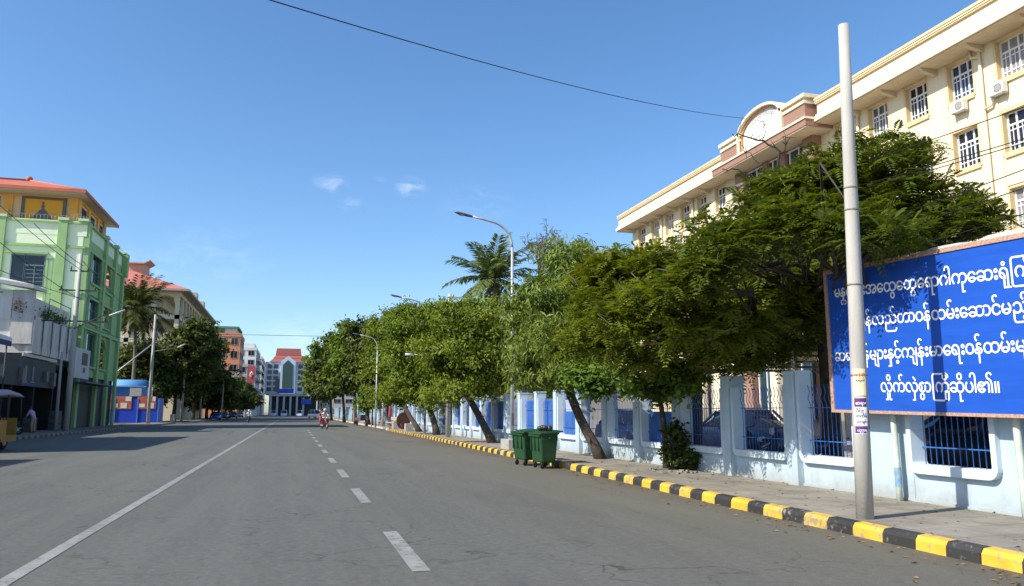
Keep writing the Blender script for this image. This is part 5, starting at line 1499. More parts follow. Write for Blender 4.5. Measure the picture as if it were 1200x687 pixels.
# litter at the stump
q = MB(); rg2 = random.Random(8)
for k in range(16): q.box(0, .12, 0, .05, 0, .03, Matrix.Translation((8.2 + rg2.uniform(-.4, .4), 15.8 + rg2.uniform(-.7, .7), .135)) @ Matrix.Rotation(rg2.uniform(0, 3), 4, 'Z'))
structure(q.build('rubble', mat('rubble_stone', (.22, .2, .18), var=.4, scale=30)), True)
# ------------------------------------------------------------------ left side
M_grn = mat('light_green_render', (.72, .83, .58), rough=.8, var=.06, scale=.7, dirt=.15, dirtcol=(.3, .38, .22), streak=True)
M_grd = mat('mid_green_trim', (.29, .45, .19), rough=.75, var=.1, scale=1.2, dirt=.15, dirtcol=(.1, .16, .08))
M_shopd = mat('dark_shop_sign', (.055, .06, .055), rough=.7, var=.25, scale=2)
M_grs = mat('green_cap', (.50, .62, .36), rough=.8, var=.08)
M_orw = mat('orange_render', (.80, .42, .10), rough=.8, var=.06, scale=.8)
M_peach = mat('peach_render', (.80, .58, .32), rough=.8, var=.05, scale=.8)
M_tile = mat('red_roof_tile', (.44, .125, .07), rough=.7, var=.15, scale=1.2, dirt=.2, dirtcol=(.2, .07, .05))
M_eave = mat('eave_cream', (.55, .47, .36), rough=.8, var=.06)
M_greyt = mat('grey_mural_paint', (.13, .135, .15), rough=.7)
M_teal = mat('teal_frame', (.14, .22, .24), rough=.5)
GX, GY0, GY1 = -17.0, 70.0, 84.6
gb = thing('green_building', (-25, 77, 0), 'bright green corner building with an orange top floor and red tiled roof', 'building')
w = MB()
w.box(-42, GX - .25, GY0, 76.2, 0, 15.9)
w.box(-42, -22.5, 76.2, GY1, 0, 15.9)
for z0, z1 in ((8.2, 8.9), (11.6, 12.3), (15.2, 15.9), (4.6, 5.0)): w.box(-22.5, GX - .25, 76.2, GY1 - .3, z0, z1)
# parapet
w.box(-42, GX - .02, GY0 - .02, GY0 + .3, 15.9, 17.0); w.box(GX - .3, GX - .02, GY0 + .3, GY1, 15.9, 17.0); w.box(-42, GX - .3, GY1 - .3, GY1, 15.9, 17.0)
# road side skin with tall openings
w.build('wall', M_grn, gb)
w = MB()
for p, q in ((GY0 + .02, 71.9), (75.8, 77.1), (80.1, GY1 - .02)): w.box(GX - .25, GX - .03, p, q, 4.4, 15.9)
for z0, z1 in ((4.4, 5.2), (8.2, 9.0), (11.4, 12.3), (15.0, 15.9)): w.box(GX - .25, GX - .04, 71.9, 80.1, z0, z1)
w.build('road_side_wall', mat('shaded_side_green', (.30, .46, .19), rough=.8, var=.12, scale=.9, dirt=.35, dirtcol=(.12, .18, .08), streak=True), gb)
w = MB(); w.box(-42.02, GX - .2, GY0 - .03, GY1 + .02, 0, 4.4); w.build('ground_floor', M_shopd, gb)
# arched heads of the open corner bay
w = MB()
for z0, z1 in ((9.0, 11.4), (12.3, 15.0), (5.2, 8.2)):
    zs = z1 - 1.0
    for axis in (0, 1):
        A_ = (77.1, 80.1) if axis == 0 else (-22.0, GX - .6)
        n = 8; c = (A_[0] + A_[1]) / 2; r = (A_[1] - A_[0]) / 2
        for k in range(n):
            u0 = -1 + 2 * k / n; u1 = -1 + 2 * (k + 1) / n
            q = [(c + u0 * r, zs + .85 * math.sqrt(max(0, 1 - u0 * u0))), (c + u1 * r, zs + .85 * math.sqrt(max(0, 1 - u1 * u1))), (c + u1 * r, z1 + .02), (c + u0 * r, z1 + .02)]
            if axis == 0: w.prism(q, 'x', GX - .24, GX - .06)
            else: w.prism(q, 'y', GY1 - .28, GY1 - .04)
w.box(GX - .7, GX - .26, GY1 - .3, GY1 - .02, 0, 15.88); w.box(-22.5, -22.0, GY1 - .3, GY1 - .02, 0, 15.88)
w.build('arch', M_grd, gb)
t_ = MB()
for x in (-18.8, -23.3, -28.0, -34.0): t_.box(x - .34, x + .34, GY0 - .22, GY0 - .002, 4.2, 17.15)
for y in (70.35, 76.5, 80.7, 84.3): t_.box(GX - .02, GX + .22, y - .33, y + .33, 0, 17.1)
for z in (5.2, 9.0, 12.3): t_.box(GX - .03, GX + .16, 71.9, 75.8, z - .05, z + .12); t_.box(GX - .03, GX + .16, 77.1, 80.1, z - .05, z + .1)
for z0, z1, p in ((14.85, 15.05, .14), (16.9, 17.02, .2), (8.3, 8.6, .2), (11.0, 11.2, .12)):
    t_.box(-42, GX - .02, GY0 - p, GY0 - .004, z0, z1); t_.box(GX - .01, GX + p, GY0, GY1, z0 + .003, z1 + .003)
t_.box(-22.75, -19.7, GY0 - .25, GY0 - .004, 14.2, 14.36)
for x in (-19.75, -19.42): t_.box(x - .09, x + .09, GY0 - .1, GY0 - .004, 8.7, 13.9)
for y in (71.6, 72.0, 75.6, 76.0): t_.box(GX - .01, GX + .12, y - .1, y + .1, 5, 15)
t_.box(GX + .0, GX + .5, 83.9, GY1 + .1, 14.9, 17.2)
t_.build('trim', M_grd, gb)
c_ = MB()
for x in (-17.3, -18.8, -23.3, -28.0, -34.0): c_.box(x - .40, x + .40, GY0 - .3, GY0 + .35, 17.15, 17.36)
for y in (76.5, 80.7, 84.3): c_.box(GX - .4, GX + .3, y - .4, y + .4, 17.1, 17.35)
c_.box(-42, GX + .02, GY0 - .1, GY0 + .34, 17.02, 17.14)
c_.build('post_cap', M_grs, gb)
f = MB()
for k in range(70): f.bar((-36 + k * .27, GY0 + .15, 17.1), (-36 + k * .27, GY0 + .15, 17.6), .012, 4)
f.bar((-36, GY0 + .15, 17.6), (GX - .2, GY0 + .15, 17.6), .025); f.bar((GX - .15, GY0 + .2, 17.6), (GX - .15, GY1, 17.6), .025)
f.build('railing', M_galv, gb)
def window(parent, x0, x1, y, z0, z1, nx, nz, fm, gm, face='y', ft=.08):
    """framed window standing 3 cm off a wall whose plane is y (or x)"""
    b = MB(); g = MB()
    def bx(mb, a0, a1, d0, d1, q0, q1):
        if face == 'y': mb.box(a0, a1, y - d1, y - d0, q0, q1)
        else: mb.box(y + d0, y + d1, a0, a1, q0, q1)
    bx(b, x0 - ft, x0, .0, .07, z0 - ft, z1 + ft); bx(b, x1, x1 + ft, .0, .07, z0 - ft, z1 + ft); bx(b, x0, x1, .0, .07, z1, z1 + ft); bx(b, x0, x1, .0, .09, z0 - ft, z0)
    for k in range(1, nx): xx = x0 + (x1 - x0) * k / nx; bx(b, xx - ft * .35, xx + ft * .35, .012, .06, z0, z1)
    for k in range(1, nz): zz = z0 + (z1 - z0) * k / nz; bx(b, x0, x1, .014, .055, zz - ft * .25, zz + ft * .25)
    w_ = b.build('window', fm, parent)
    bx(g, x0, x1, .004, .012, z0, z1); g.build('pane', gm, w_)
    return w_
window(gb, -22.3, -21.4, GY0, 11.6, 14.05, 1, 1, M_teal, M_glass)
window(gb, -21.3, -19.95, GY0, 11.6, 13.2, 2, 5, M_teal, M_glass)
window(gb, -21.3, -19.95, GY0, 13.3, 14.05, 1, 1, M_teal, M_glass)
window(gb, -26.4, -24.2, GY0, 11.6, 14.05, 3, 4, M_teal, M_glass)
window(gb, -18.3, -17.4, GY0, 5.4, 7.7, 2, 3, M_teal, M_glass)
for z0, z1 in ((9.1, 11.3), (12.4, 14.9), (5.3, 8.1)):
    window(gb, 72.2, 75.5, GX - .24, z0, z1, 3, 2, M_teal, M_glassb, 'x')
for z in (9.0, 12.3):
    f = MB()
    for k in range(12): f.bar((GX - .12, 77.15 + k * .26, z), (GX - .12, 77.15 + k * .26, z + .8), .02, 4)
    f.bar((GX - .12, 77.1, z + .8), (GX - .12, 80.1, z + .8), .03)
    f.build('balcony_rail', M_grs, gb)
# orange storey
o_ = MB(); o_.box(-42, -18.3, 71.6, 81.4, 17.0, 19.7); o_.build('orange_wall', M_peach, gb)
o_ = MB()
for x in (-18.6, -23.45, -28.2): o_.box(x - .36, x + .32, 71.45, 71.6, 17.1, 19.65)
o_.box(-42, -18.25, 71.42, 71.6, 19.42, 19.68)
for y in (71.9, 75.0, 78.4, 81.1): o_.box(-18.3, -18.12, y - .3, y + .3, 17.1, 19.65)
o_.box(-18.3, -18.15, 72.2, 80.8, 19.3, 19.66)
for x in (-18.2, -23.4): o_.box(x - .3, x + .25, 70.6, 71.2, 17.1, 18.0)
o_.build('orange_pilaster', M_orw, gb)
mu = MB(); mu.box(-22.25, -19.4, 71.50, 71.58, 17.2, 19.2); mu_o = mu.build('mural_panel', mat('mural_yellow', (.78, .38, .04), var=.04), gb)
mu = MB()
mu.box(-22.5, -22.25, 71.46, 71.6, 17.1, 19.41); mu.box(-19.4, -19.15, 71.46, 71.6, 17.1, 19.41); mu.box(-22.25, -19.4, 71.46, 71.6, 19.2, 19.41); mu.build('mural_frame', M_greyt, mu_o)
mu = MB(); pts = []
cx_ = -20.88
steps = [(1.15, 17.2), (1.0, 17.35), (.92, 17.4), (.84, 17.58), (.7, 17.62), (.64, 17.8), (.5, 17.84), (.44, 18.02), (.32, 18.06), (.26, 18.26), (.13, 18.3), (.08, 18.5), (.15, 18.55), (.15, 18.64), (.06, 18.68), (.06, 18.85), (.12, 18.88), (0, 19.03)]
pts = [(cx_ + a, z) for a, z in steps] + [(cx_ - a, z) for a, z in reversed(steps)]
mu.prism(pts, 'y', 71.472, 71.498); mu.build('painted_pagoda', M_greyt, mu_o)
window(gb, -27.0, -24.2, 71.6, 17.4, 19.2, 2, 2, M_greyt, M_glass)
for y0, y1 in ((72.5, 74.2), (75.8, 77.2), (79.3, 80.2)): window(gb, y0, y1, -18.3, 17.4, 18.95, 2, 2, M_greyt, M_glassb, 'x')
# hip roof
rf = MB()
EX = -17.3
e0, e1, e2, e3 = (-44, 69.6), (EX, 69.6), (EX, 82.4), (-44, 82.4)
rz_ = 22.2; r0, r1 = (-36, 77.0), (-23.8, 77.0)
ze = 19.7
rf.quad([(*e0, ze), (*e1, ze), (*r1, rz_), (*r0, rz_)]); rf.quad([(*e1, ze), (*e2, ze), (*r1, rz_)]); rf.quad([(*e2, ze), (*e3, ze), (*r0, rz_), (*r1, rz_)]); rf.quad([(*e3, ze), (*e0, ze), (*r0, rz_)])
rf.bar((*e1, ze + .04), (*r1, rz_ + .05), .10); rf.bar((*e2, ze + .04), (*r1, rz_ + .05), .10); rf.bar((*r0, rz_ + .05), (*r1, rz_ + .05), .11)
rfo = rf.build('roof', M_tile, gb)
rf = MB(); rf.box(-44, EX, 69.6, 82.4, 19.5, 19.68); rf.build('eave', M_eave, rfo)
rf = MB(); rf.box(-44.05, EX + .05, 69.55, 69.65, 19.5, 19.78); rf.box(EX - .03, EX + .07, 69.65, 82.45, 19.5, 19.78); rf.build('fascia', M_tile, rfo)
rf = MB(); rf.ball((-23.8, 77.0, 22.35), .3, 8, 6); rf.build('finial', M_tile, rfo)
dp = MB(); dp.bar((-18.08, 80.0, 17), (-18.08, 80.0, 19.5), .07); dp.build('downpipe', M_galv, gb)
sg = MB(); sg.box(-16.62, -16.5, 67.6, 72.2, 4.1, 6.5)
so = tag(sg.build('shop_sign', mat('dull_white_sign', (.50, .50, .48), var=.1, dirt=.35)), 'dull white sign board with a brown picture below the green building', 'sign')
q = MB(); q.box(-16.495, -16.485, 69.6, 71.4, 5.2, 6.2); q.box(-16.495, -16.485, 70.2, 70.8, 4.6, 5.0); q2 = q.build('brown_picture', mat('brown_print', (.13, .08, .05), var=.5, scale=5)); q2.parent = so
q = MB(); q.box(-16.9, -15.6, 67.6, 78, 3.7, 3.8); tag(q.build('awning', mat('dull_teal_sheet', (.08, .13, .13), var=.2)), 'flat dull teal awning under the white sign with the brown picture', 'awning')
# low shop row with a weathered balcony storey
M_old = mat('weathered_render', (.58, .55, .50), rough=.9, var=.22, scale=1.3, dirt=.7, dirtcol=(.09, .085, .08), streak=True)
M_shopd = mat('dark_shop_sign', (.055, .06, .055), rough=.7, var=.25, scale=2)
M_dark = mat('shop_interior', (.025, .024, .023), rough=.95)
sh = thing('shop_house', (-20, 58, 0), 'low weathered shop house with dark open fronts and a grey balcony storey', 'building')
w = MB()
w.box(-30, -17.5, 40, 69.6, 4.6, 5.0); w.box(-30, -24, 40, 69.6, 0, 4.6)
for y in (40.2, 47.5, 52.2, 56.6, 61.2, 65.6, 69.3): w.box(-24, -17.35, y - .15, y + .15, 0, 4.6)
w.build('ground_floor', M_dark, sh)
w = MB(); w.box(-17.5, -17.25, 44.5, 65.5, 3.15, 5.05); w.build('sign_band', M_shopd, sh)
w = MB()
for y0, s_ in ((58.6, .5), (60.1, .42)): 
    w.box(-17.24, -17.232, y0, y0 + .35, 3.55, 4.5); w.box(-17.24, -17.232, y0 - .35, y0 + .6, 3.4, 3.5)
w.build('sign_figure', mat('sign_pale_print', (.22, .23, .25), var=.3), sh)
w = MB(); w.box(-17.2, -17.12, 57.5, 65.2, 5.1, 5.32); w.build('white_panel', mat('white_board', (.6, .6, .58)), sh)
w = MB(); w.box(-17.24, -17.233, 58.0, 61.2, 3.2, 3.38); w.build('sign_stripe', mat('sign_blue_print', (.05, .07, .2)), sh)
w = MB(); w.box(-30, -17.7, 59.5, 69.4, 5.0, 9.4); w.build('upper_floor', M_old, sh)
w = MB()
w.box(-17.25, -17.0, 58.85, 69.4, 5.6, 7.9); w.box(-30, -16.95, 58.55, 69.4, 5.35, 5.9); w.box(-18.3, -17.02, 58.4, 58.6, 5.95, 9.6)
w.build('balcony_parapet', M_old, sh)
w = MB(); w.box(-30, -17.0, 58.6, 58.85, 5.9, 7.6); w.box(-19.9, -18.4, 58.55, 58.86, 7.6, 9.6); w.build('balcony_front', mat('sunlit_weathered', (.78, .74, .66), rough=.9, var=.15, scale=1.2, dirt=.6, dirtcol=(.2, .19, .17), streak=True), sh)  # stained render in a lighter colour that stands for sun on this front
w = MB()
w.loft([[(-30, 57.6, 10.0), (-30, 60.8, 10.55), (-30, 60.8, 10.75), (-30, 57.6, 10.25)], [(-19.8, 57.6, 10.0), (-19.8, 60.8, 10.55), (-19.8, 60.8, 10.75), (-19.8, 57.6, 10.25)], [(-17.0, 57.9, 9.65), (-17.0, 60.8, 9.75), (-17.0, 60.8, 9.95), (-17.0, 57.9, 9.9)]], smooth=False)
w.build('balcony_roof', mat('pale_slab', (.52, .51, .48), var=.15, dirt=.45), sh)
w = MB(); w.box(-29, -20.4, 59.36, 59.46, 8.3, 9.7); w.build('shutter', M_greyt, sh)
w = MB(); w.box(-20.3, -18.4, 59.3, 59.44, 8.8, 9.6); w.build('white_panel', mat('white_board', (.6, .6, .58), dirt=.2), sh)
w = MB()
for a, b in (((-21.5, 58.5, 7.6), (-21.5, 58.5, 9.4)), ((-23.2, 58.5, 7.6), (-23.2, 58.5, 9.4)), ((-23.2, 58.5, 9.4), (-19, 58.5, 9.4)), ((-17.1, 62, 7.9), (-17.1, 62, 9.5)), ((-17.1, 67.5, 7.9), (-17.1, 67.5, 9.5)), ((-17.1, 62, 9.5), (-17.1, 67.5, 9.5))): w.bar(a, b, .03)
w.build('balcony_frame', M_steel, sh)
for y0, y1 in ((47.7, 52.0), (52.4, 56.4)):
    w = MB(); w.box(-20.6, -20.5, y0, y1, .15, 3.1); w.build('shop_shutter', mat('dim_shutter', (.10, .09, .075), var=.2, scale=1, rough=.8), sh)
for y, lab, s in ((58.7, 'pink flowering potted plant on the weathered balcony ledge', 3), (63.0, 'green potted plants along the side of the weathered balcony', 4), (66.0, 'dry straggly potted plant at the far end of the weathered balcony', 5)):
    rg = np.random.default_rng(s); x = -17.9 if y < 60 else -17.5
    t = thing('potted_plant', (x, y, 7.6), lab, 'plant')
    q = MB(); q.tube([(x, y, 7.5), (x, y, 8.0)], [.16, .22], 10); q.build('pot', mat('clay_pot', (.3, .14, .08)), t)
    n = 260; P = np.array([x, y, 8.4]) + rg.normal(0, .30, (n, 3)) * np.array([.8, 1.8 if y > 60 else .8, .8])
    leafmesh('foliage', P, rg.normal(size=(n, 3)), rg.normal(size=(n, 3)), .2, .1, rg.random(n), M_leaf_broad if s != 5 else M_leaf_olive, t)
    if s == 3:
        P = np.array([x, y, 8.5]) + rg.normal(0, .25, (90, 3)); leafmesh('flowers', P, rg.normal(size=(90, 3)), rg.normal(size=(90, 3)), .16, .14, rg.random(90), leafmat('pink_petals', [(.55, .08, .12), (.7, .2, .25)]), t)
for k, (x, cc, lab) in enumerate([(-24.3, (.5, .22, .45), 'mauve cloth hung on the balcony railing'), (-23.0, (.55, .5, .45), 'pale cloth hung on the balcony railing beside the mauve one')]):
    q = MB(); q.loft([[(x - .5, 58.44, 7.0), (x - .5, 58.50, 7.0), (x - .5, 58.48, 7.9), (x - .5, 58.42, 7.9)], [(x, 58.38, 6.95), (x, 58.44, 6.95), (x, 58.48, 7.9), (x, 58.42, 7.9)], [(x + .5, 58.46, 7.05), (x + .5, 58.52, 7.05), (x + .5, 58.48, 7.9), (x + .5, 58.42, 7.9)]]); tag(q.build('hanging_cloth', mat('cloth_%s' % ('mauve' if k == 0 else 'pale'), cc, rough=.9)), lab, 'cloth')
for y0, y1, h, lab in ((8, 24.5, 8.3, 'plain grey row house at the near left, shading the road'), (29.5, 46, 9.8, 'taller plain row house at the left edge before the awning')):
    t = thing('row_house', (-23, (y0 + y1) / 2, 0), lab, 'building')
    q = MB(); q.box(-30, -17.2, y0, y1, 0, h); q.box(-30, -16.6, y0, y1, 4.2, 4.5); q.box(-30.1, -17.1, y0 - .1, y1 + .1, h, h + .2); q.build('wall', M_old, t)
    for k in range(4):
        yy_ = y0 + .6 + k * (y1 - y0 - 1) / 4
        window(t, yy_ + .8, yy_ + 2.6, -17.2, 5.8, 7.6, 2, 2, M_teal, M_glass, 'x')
rg3 = random.Random(17)
for k, y in enumerate((53.2, 57.4, 62.6, 64.4)):
    w = MB(); w.box(-17.24, -17.0, y, y + .5, 3.6 - .3 * (k % 2), 4.3); w.build('meter_box', mat('meter_grey', (.16, .16, .15), var=.3), sh)
for k in range(4):
    y = 60.5 + k * 2.1
    w = MB(); w.tube([(-16.93, y, 7.9), (-16.93, y + .05, 6), (-16.98, y, 5.3)], .05, 6); w.build('drain_pipe', mat('pipe_grey', (.2, .2, .19), var=.3), sh)
for k, (x, y, sc_) in enumerate([(-16.4, 57.6, 1.0), (-16.3, 62.8, .8), (-16.5, 65.2, 1.1)]):
    t = thing('stacked_crates', (x, y, .14), ['dark crates stacked by the shop doorway right of the bending person', 'low dark crates beneath the shorter pole', 'tall dark crates at the far end of the shop front'][k], 'crates')
    for j in range(2 + k % 2):
        w = MB(); w.bbox(x - .32, x + .32, y - .4, y + .4, .15 + j * .46, .15 + j * .46 + .44, .02); w.build('crate', mat('crate_dull_%d' % ((j + k) % 2), ((.10, .07, .045), (.06, .08, .09))[(j + k) % 2], var=.3), t)
# awning at the shop front
aw = thing('awning', (-16, 44, 5), 'sloping awning with a white side and navy hem at the left edge', 'awning')
q = MB(); q.loft([[(-16.9, 36, 6.3), (-16.9, 36, 6.38), (-16.9, 48.5, 6.38), (-16.9, 48.5, 6.3)], [(-15.1, 36, 5.75), (-15.1, 36, 5.83), (-15.1, 48.5, 5.50), (-15.1, 48.5, 5.42)]], smooth=False); q.build('cover', mat('white_canvas', (.66, .67, .70), var=.08, dirt=.2), aw)
q = MB(); q.loft([[(-15.12, 36, 5.35), (-15.06, 36, 5.35), (-15.06, 36, 5.84), (-15.12, 36, 5.84)], [(-15.12, 48.5, 5.3), (-15.06, 48.5, 5.3), (-15.06, 48.5, 5.5), (-15.12, 48.5, 5.5)]], smooth=False); q.build('valance', mat('white_canvas', (.66, .67, .70)), aw)
q = MB(); q.loft([[(-15.12, 36, 5.0), (-15.06, 36, 5.0), (-15.06, 36, 5.35), (-15.12, 36, 5.35)], [(-15.12, 48.5, 5.02), (-15.06, 48.5, 5.02), (-15.06, 48.5, 5.3), (-15.12, 48.5, 5.3)]], smooth=False); q.build('hem', mat('navy_canvas', (.02, .03, .12)), aw)
for y in (40, 48.2): q = MB(); q.bar((-15.2, y, .1), (-15.2, y, 5.2), .04); q.build('post', M_steel, aw)

# poles and wires on the left
def lpole(x, y, h, r, label, arms=()):
    t = thing('utility_pole', (x, y, .14), label, 'utility pole', 'poles on the left side of the road')
    q = MB(); q.tube([(x, y, .1), (x, y, h * .5), (x, y, h)], [r, r * .85, r * .6], 10); q.build('shaft', M_pole, t)
    for z, L_ in arms:
        q = MB(); q.box(x - L_ * .5, x + L_ * .5, y - .05, y + .05, z, z + .10)
        for k in (-.45, 0, .45): q.bar((x + L_ * k, y, z + .12), (x + L_ * k, y, z + .36), .05)
        q.build('crossarm', M_steel, t)
    return t
LP1 = lpole(-14.9, 60.2, 12.6, .20, 'weathered leaning-looking pole with three crossarms before the green building', ((11.3, 1.2), (9.9, 2.4), (7.7, 4.2)))
lpole(-15.6, 60.4, 5.6, .12, 'shorter pole standing just left of the three-armed pole')
q = MB(); q.bar((-14.9, 60, 7.2), (-12.6, 59.6, 8.4), .03); q2 = q.build('lamp_bracket', M_steel, LP1)
q = MB(); q.tube([(-12.6, 59.5, 8.15), (-11.6, 59.3, 8.55)], .06, 8); q.build('tube_light', M_tube, q2)
LP2 = lpole(-15.2, 94, 12.3, .19, 'slim pale pole in front of the blue kiosk', ((9.2, 2.0),))
q = MB(); q.bar((-15.2, 93.7, 9.0), (-20.4, 93, 4.0), .07); q.build('stay', M_galv, LP2)
q = MB(); q.tube([(-12.6, 93.5, 8.6), (-11.8, 93.4, 9.0)], .07, 8); q.bar((-15.2, 93.8, 8.1), (-12.6, 93.5, 8.6), .015); q.build('tube_light', M_tube, LP2)
lpole(-14.9, 119, 12.0, .17, 'slim pale pole rising against the large dark trees', ((10.6, 1.4),))
lpole(-14.8, 141, 10.0, .16, 'slim pole beside the parked blue car')

# blue kiosk with red posters
M_kb = mat('kiosk_blue', (.012, .05, .42), rough=.45, var=.1, scale=1.2)
M_kl = mat('kiosk_light_blue', (.05, .20, .50), rough=.5, var=.15, scale=1.2)
kk = thing('kiosk', (-19, 104, 0), 'blue roadside kiosk with red poster panels under the large dark trees', 'kiosk')
q = MB(); q.box(-23.0, -15.6, 103, 107, .1, 3.1); q.build('wall', M_kb, kk)
q = MB(); q.box(-21.5, -17.6, 103.4, 106.8, 3.1, 4.7); q.build('upper_storey', M_kl, kk)
q = MB(); q.loft([[(-22.1, 102.9, 4.40), (-17.1, 102.9, 4.40), (-17.1, 102.9, 4.55), (-22.1, 102.9, 4.55)], [(-21.8, 104.4, 5.20), (-17.4, 104.4, 5.20), (-17.4, 104.4, 5.35), (-21.8, 104.4, 5.35)], [(-22.1, 107.2, 4.70), (-17.1, 107.2, 4.70), (-17.1, 107.2, 4.85), (-22.1, 107.2, 4.85)]]); q.build('roof', mat('kiosk_roof', (.10, .28, .55), var=.15), kk)
M_rp = mat('red_poster', (.30, .03, .025), col2=(.40, .16, .10), scale=3.5); M_wp = mat('poster_pale', (.60, .55, .45), var=.15)
for x0, x1 in ((-21.0, -18.6), (-18.0, -15.9)):
    q = MB(); q.box(x0, x1, 102.93, 102.99, 1.75, 3.3); po = q.build('poster', M_rp, kk)
    q = MB(); q.box(x0 + .2, x0 + .9, 102.91, 102.928, 1.95, 2.4); q.box(x0 + 1.2, x0 + 1.9, 102.91, 102.928, 1.85, 2.5); q.box(x0 + 1.7, x1 - .05, 102.91, 102.928, 2.7, 3.25); q.build('poster_picture', M_wp, po)
for x in (-22.9, -20.4, -17.9, -15.6): q = MB(); q.box(x - .06, x + .06, 102.88, 102.99, .1, 3.0); q.build('mullion', M_kl, kk)
q = MB(); q.box(-18.9, -17.6, 102.9, 103.3, 3.3, 4.3); q.build('hatch', mat('grey_panel', (.33, .33, .31)), kk)
q = MB(); q.box(-17.0, -16.4, 103.2, 103.38, 3.2, 4.4); q.build('sign', mat('pale_sign', (.55, .6, .62)), kk)
q = MB(); q.bbox(-15.6, -15.0, 113, 113.7, .1, 1.1, .04); tag(q.build('concrete_block', M_conc), 'upright pale concrete block at the side street mouth by the dark trees', 'block')
q = MB(); q.box(-17, -10.5, 132, 134, 6.2, 6.35); q.bar((-10.7, 133, 0), (-10.7, 133, 6.2), .09); q.bar((-16.8, 133, 0), (-16.8, 133, 6.2), .09); tag(q.build('bus_shelter', mat('shelter_grey', (.32, .34, .35))), 'flat pale shelter roof on posts under the dark trees', 'shelter')

# cream building with red hip roof
M_yel2 = mat('pale_yellow_render', (.60, .53, .38), rough=.8, var=.07, scale=.5, dirt=.15)
M_tile2 = mat('pinkish_roof_tile', (.46, .15, .12), rough=.75, var=.1, scale=.7)
yb_ = thing('cream_corner_building', (-28, 150, 0), 'cream corner building with a pinkish-red hipped roof behind the palm', 'building')
X1, YA, YB = -18.0, 133.0, 176.0
w = MB()
w.box(-44, X1 - 3.0, YA + 3.0, YB, 0, 20.4)
for z in (0, 8.0, 12.3, 16.2): w.box(-44, X1, YA, YB, z, z + (.7 if z else 5.4))
w.box(-44, X1, YA, YB, 20.0, 20.9)
for k in range(8): x = X1 - .35 - k * 3.6; w.box(x - .35, x + .35, YA, YA + .6, 5.4, 20)
for k in range(12): y = YA + .4 + k * 3.85; w.box(X1 - .6, X1, y - .35, y + .35, 5.4, 20)
w.box(-44, X1 - .4, YA + .3, YA + .6, 13.0, 14.0); w.box(X1 - .6, X1 - .3, YA, YB, 13.0, 14.0); w.box(-44, X1 - .4, YA + .31, YA + .61, 5.4, 12.5)
w.build('wall', M_yel2, yb_)
w = MB()
for k in range(7):
    c = X1 - .35 - 1.8 - k * 3.6; r = 1.46
    for j in range(8):
        u0 = -1 + j / 4; u1 = -1 + (j + 1) / 4
        w.prism([(c + u0 * r, 18.6 + 1.4 * math.sqrt(max(0, 1 - u0 * u0))), (c + u1 * r, 18.6 + 1.4 * math.sqrt(max(0, 1 - u1 * u1))), (c + u1 * r, 20.02), (c + u0 * r, 20.02)], 'y', YA + .05, YA + .5)
w.build('arch', M_yel2, yb_)
for k in range(6):
    c = X1 - 2.1 - k * 3.6
    window(yb_, c - .9, c + .9, YA + .31, 9.2, 11.4, 2, 1, mat('brown_frame', (.16, .09, .06)), M_glass)
    window(yb_, c - .9, c + .9, YA + .31, 5.7, 7.4, 2, 1, mat('brown_frame', (.16, .09, .06)), M_glass)
rf = MB(); A_, B_, C_, D_ = (-46, YA - 1.6), (X1 + 1.5, YA - 1.6), (X1 + 1.5, YB + 1), (-46, YB + 1)
p0, p1 = (-28, 146), (-28, 166)
for pts in ([(*A_, 20.9), (*B_, 20.9), (*p0, 26.0)], [(*B_, 20.9), (*C_, 20.9), (*p1, 26.0), (*p0, 26.0)], [(*C_, 20.9), (*D_, 20.9), (*p1, 26.0)], [(*D_, 20.9), (*A_, 20.9), (*p0, 26.0), (*p1, 26)]): rf.quad(pts)
ro = rf.build('roof', M_tile2, yb_)
q = MB(); q.box(-46, X1 + 1.5, YA - 1.6, YB + 1, 20.6, 20.88); q.build('eave', mat('grey_eave', (.33, .30, .25)), ro)
q = MB(); q.box(-28.8, -25.6, 145, 149, 25.2, 27.0); q.loft([[(-29.6, 144.4, 27.6), (-29.6, 149.6, 27.6), (-29.6, 149.6, 27.75), (-29.6, 144.4, 27.75)], [(-28.6, 144.4, 27.0), (-28.6, 149.6, 27.0), (-28.6, 149.6, 27.2), (-28.6, 144.4, 27.2)], [(-25.8, 144.4, 27.0), (-25.8, 149.6, 27.0), (-25.8, 149.6, 27.2), (-25.8, 144.4, 27.2)], [(-24.8, 144.4, 27.6), (-24.8, 149.6, 27.6), (-24.8, 149.6, 27.75), (-24.8, 144.4, 27.75)]], smooth=False); q.build('ridge_turret', mat('turret_pink', (.5, .28, .2)), ro)
for y in (152, 164): 
    q = MB(); q.box(X1 - 1.6, X1 + .2, y, y + 3, 20.9, 23.4); q.build('chimney', M_yel2, ro)

# row of far buildings on the left
def block(name, x0, x1, y0, y1, h, m, label, rows_, cols_n, wm, gm=M_glass, z0=4.0, sides=True):
    t = thing(name, ((x0 + x1) / 2, (y0 + y1) / 2, 0), label, 'building')
    q = MB(); q.box(x0, x1, y0, y1, 0, h); q.box(x0 - .15, x1 + .15, y0 - .15, y1 + .15, h - .5, h + .4); q.build('wall', m, t)
    fl = (h - z0) / rows_
    for r in range(rows_):
        z = z0 + r * fl + fl * .25
        wd = (x1 - x0) / cols_n
        for c in range(cols_n):
            window(t, x0 + wd * (c + .22), x0 + wd * (c + .78), y0, z, z + fl * .5, 2, 1, wm, gm, 'y', .12)
        if sides:
            n = 3; wd2 = (y1 - y0) / n
            for c in range(n): window(t, y0 + wd2 * (c + .2), y0 + wd2 * (c + .8), x1, z, z + fl * .5, 2, 1, wm, gm, 'x', .12)
    return t
M_fw = mat('far_frame', (.3, .3, .3))
ob = block('orange_building', -27.5, -13.5, 212, 228, 21.3, mat('far_orange_render', (.58, .24, .12), var=.08, scale=.3, dirt=.15), 'orange multi-storey building with a green roof room beyond the dark trees', 5, 5, M_fw)
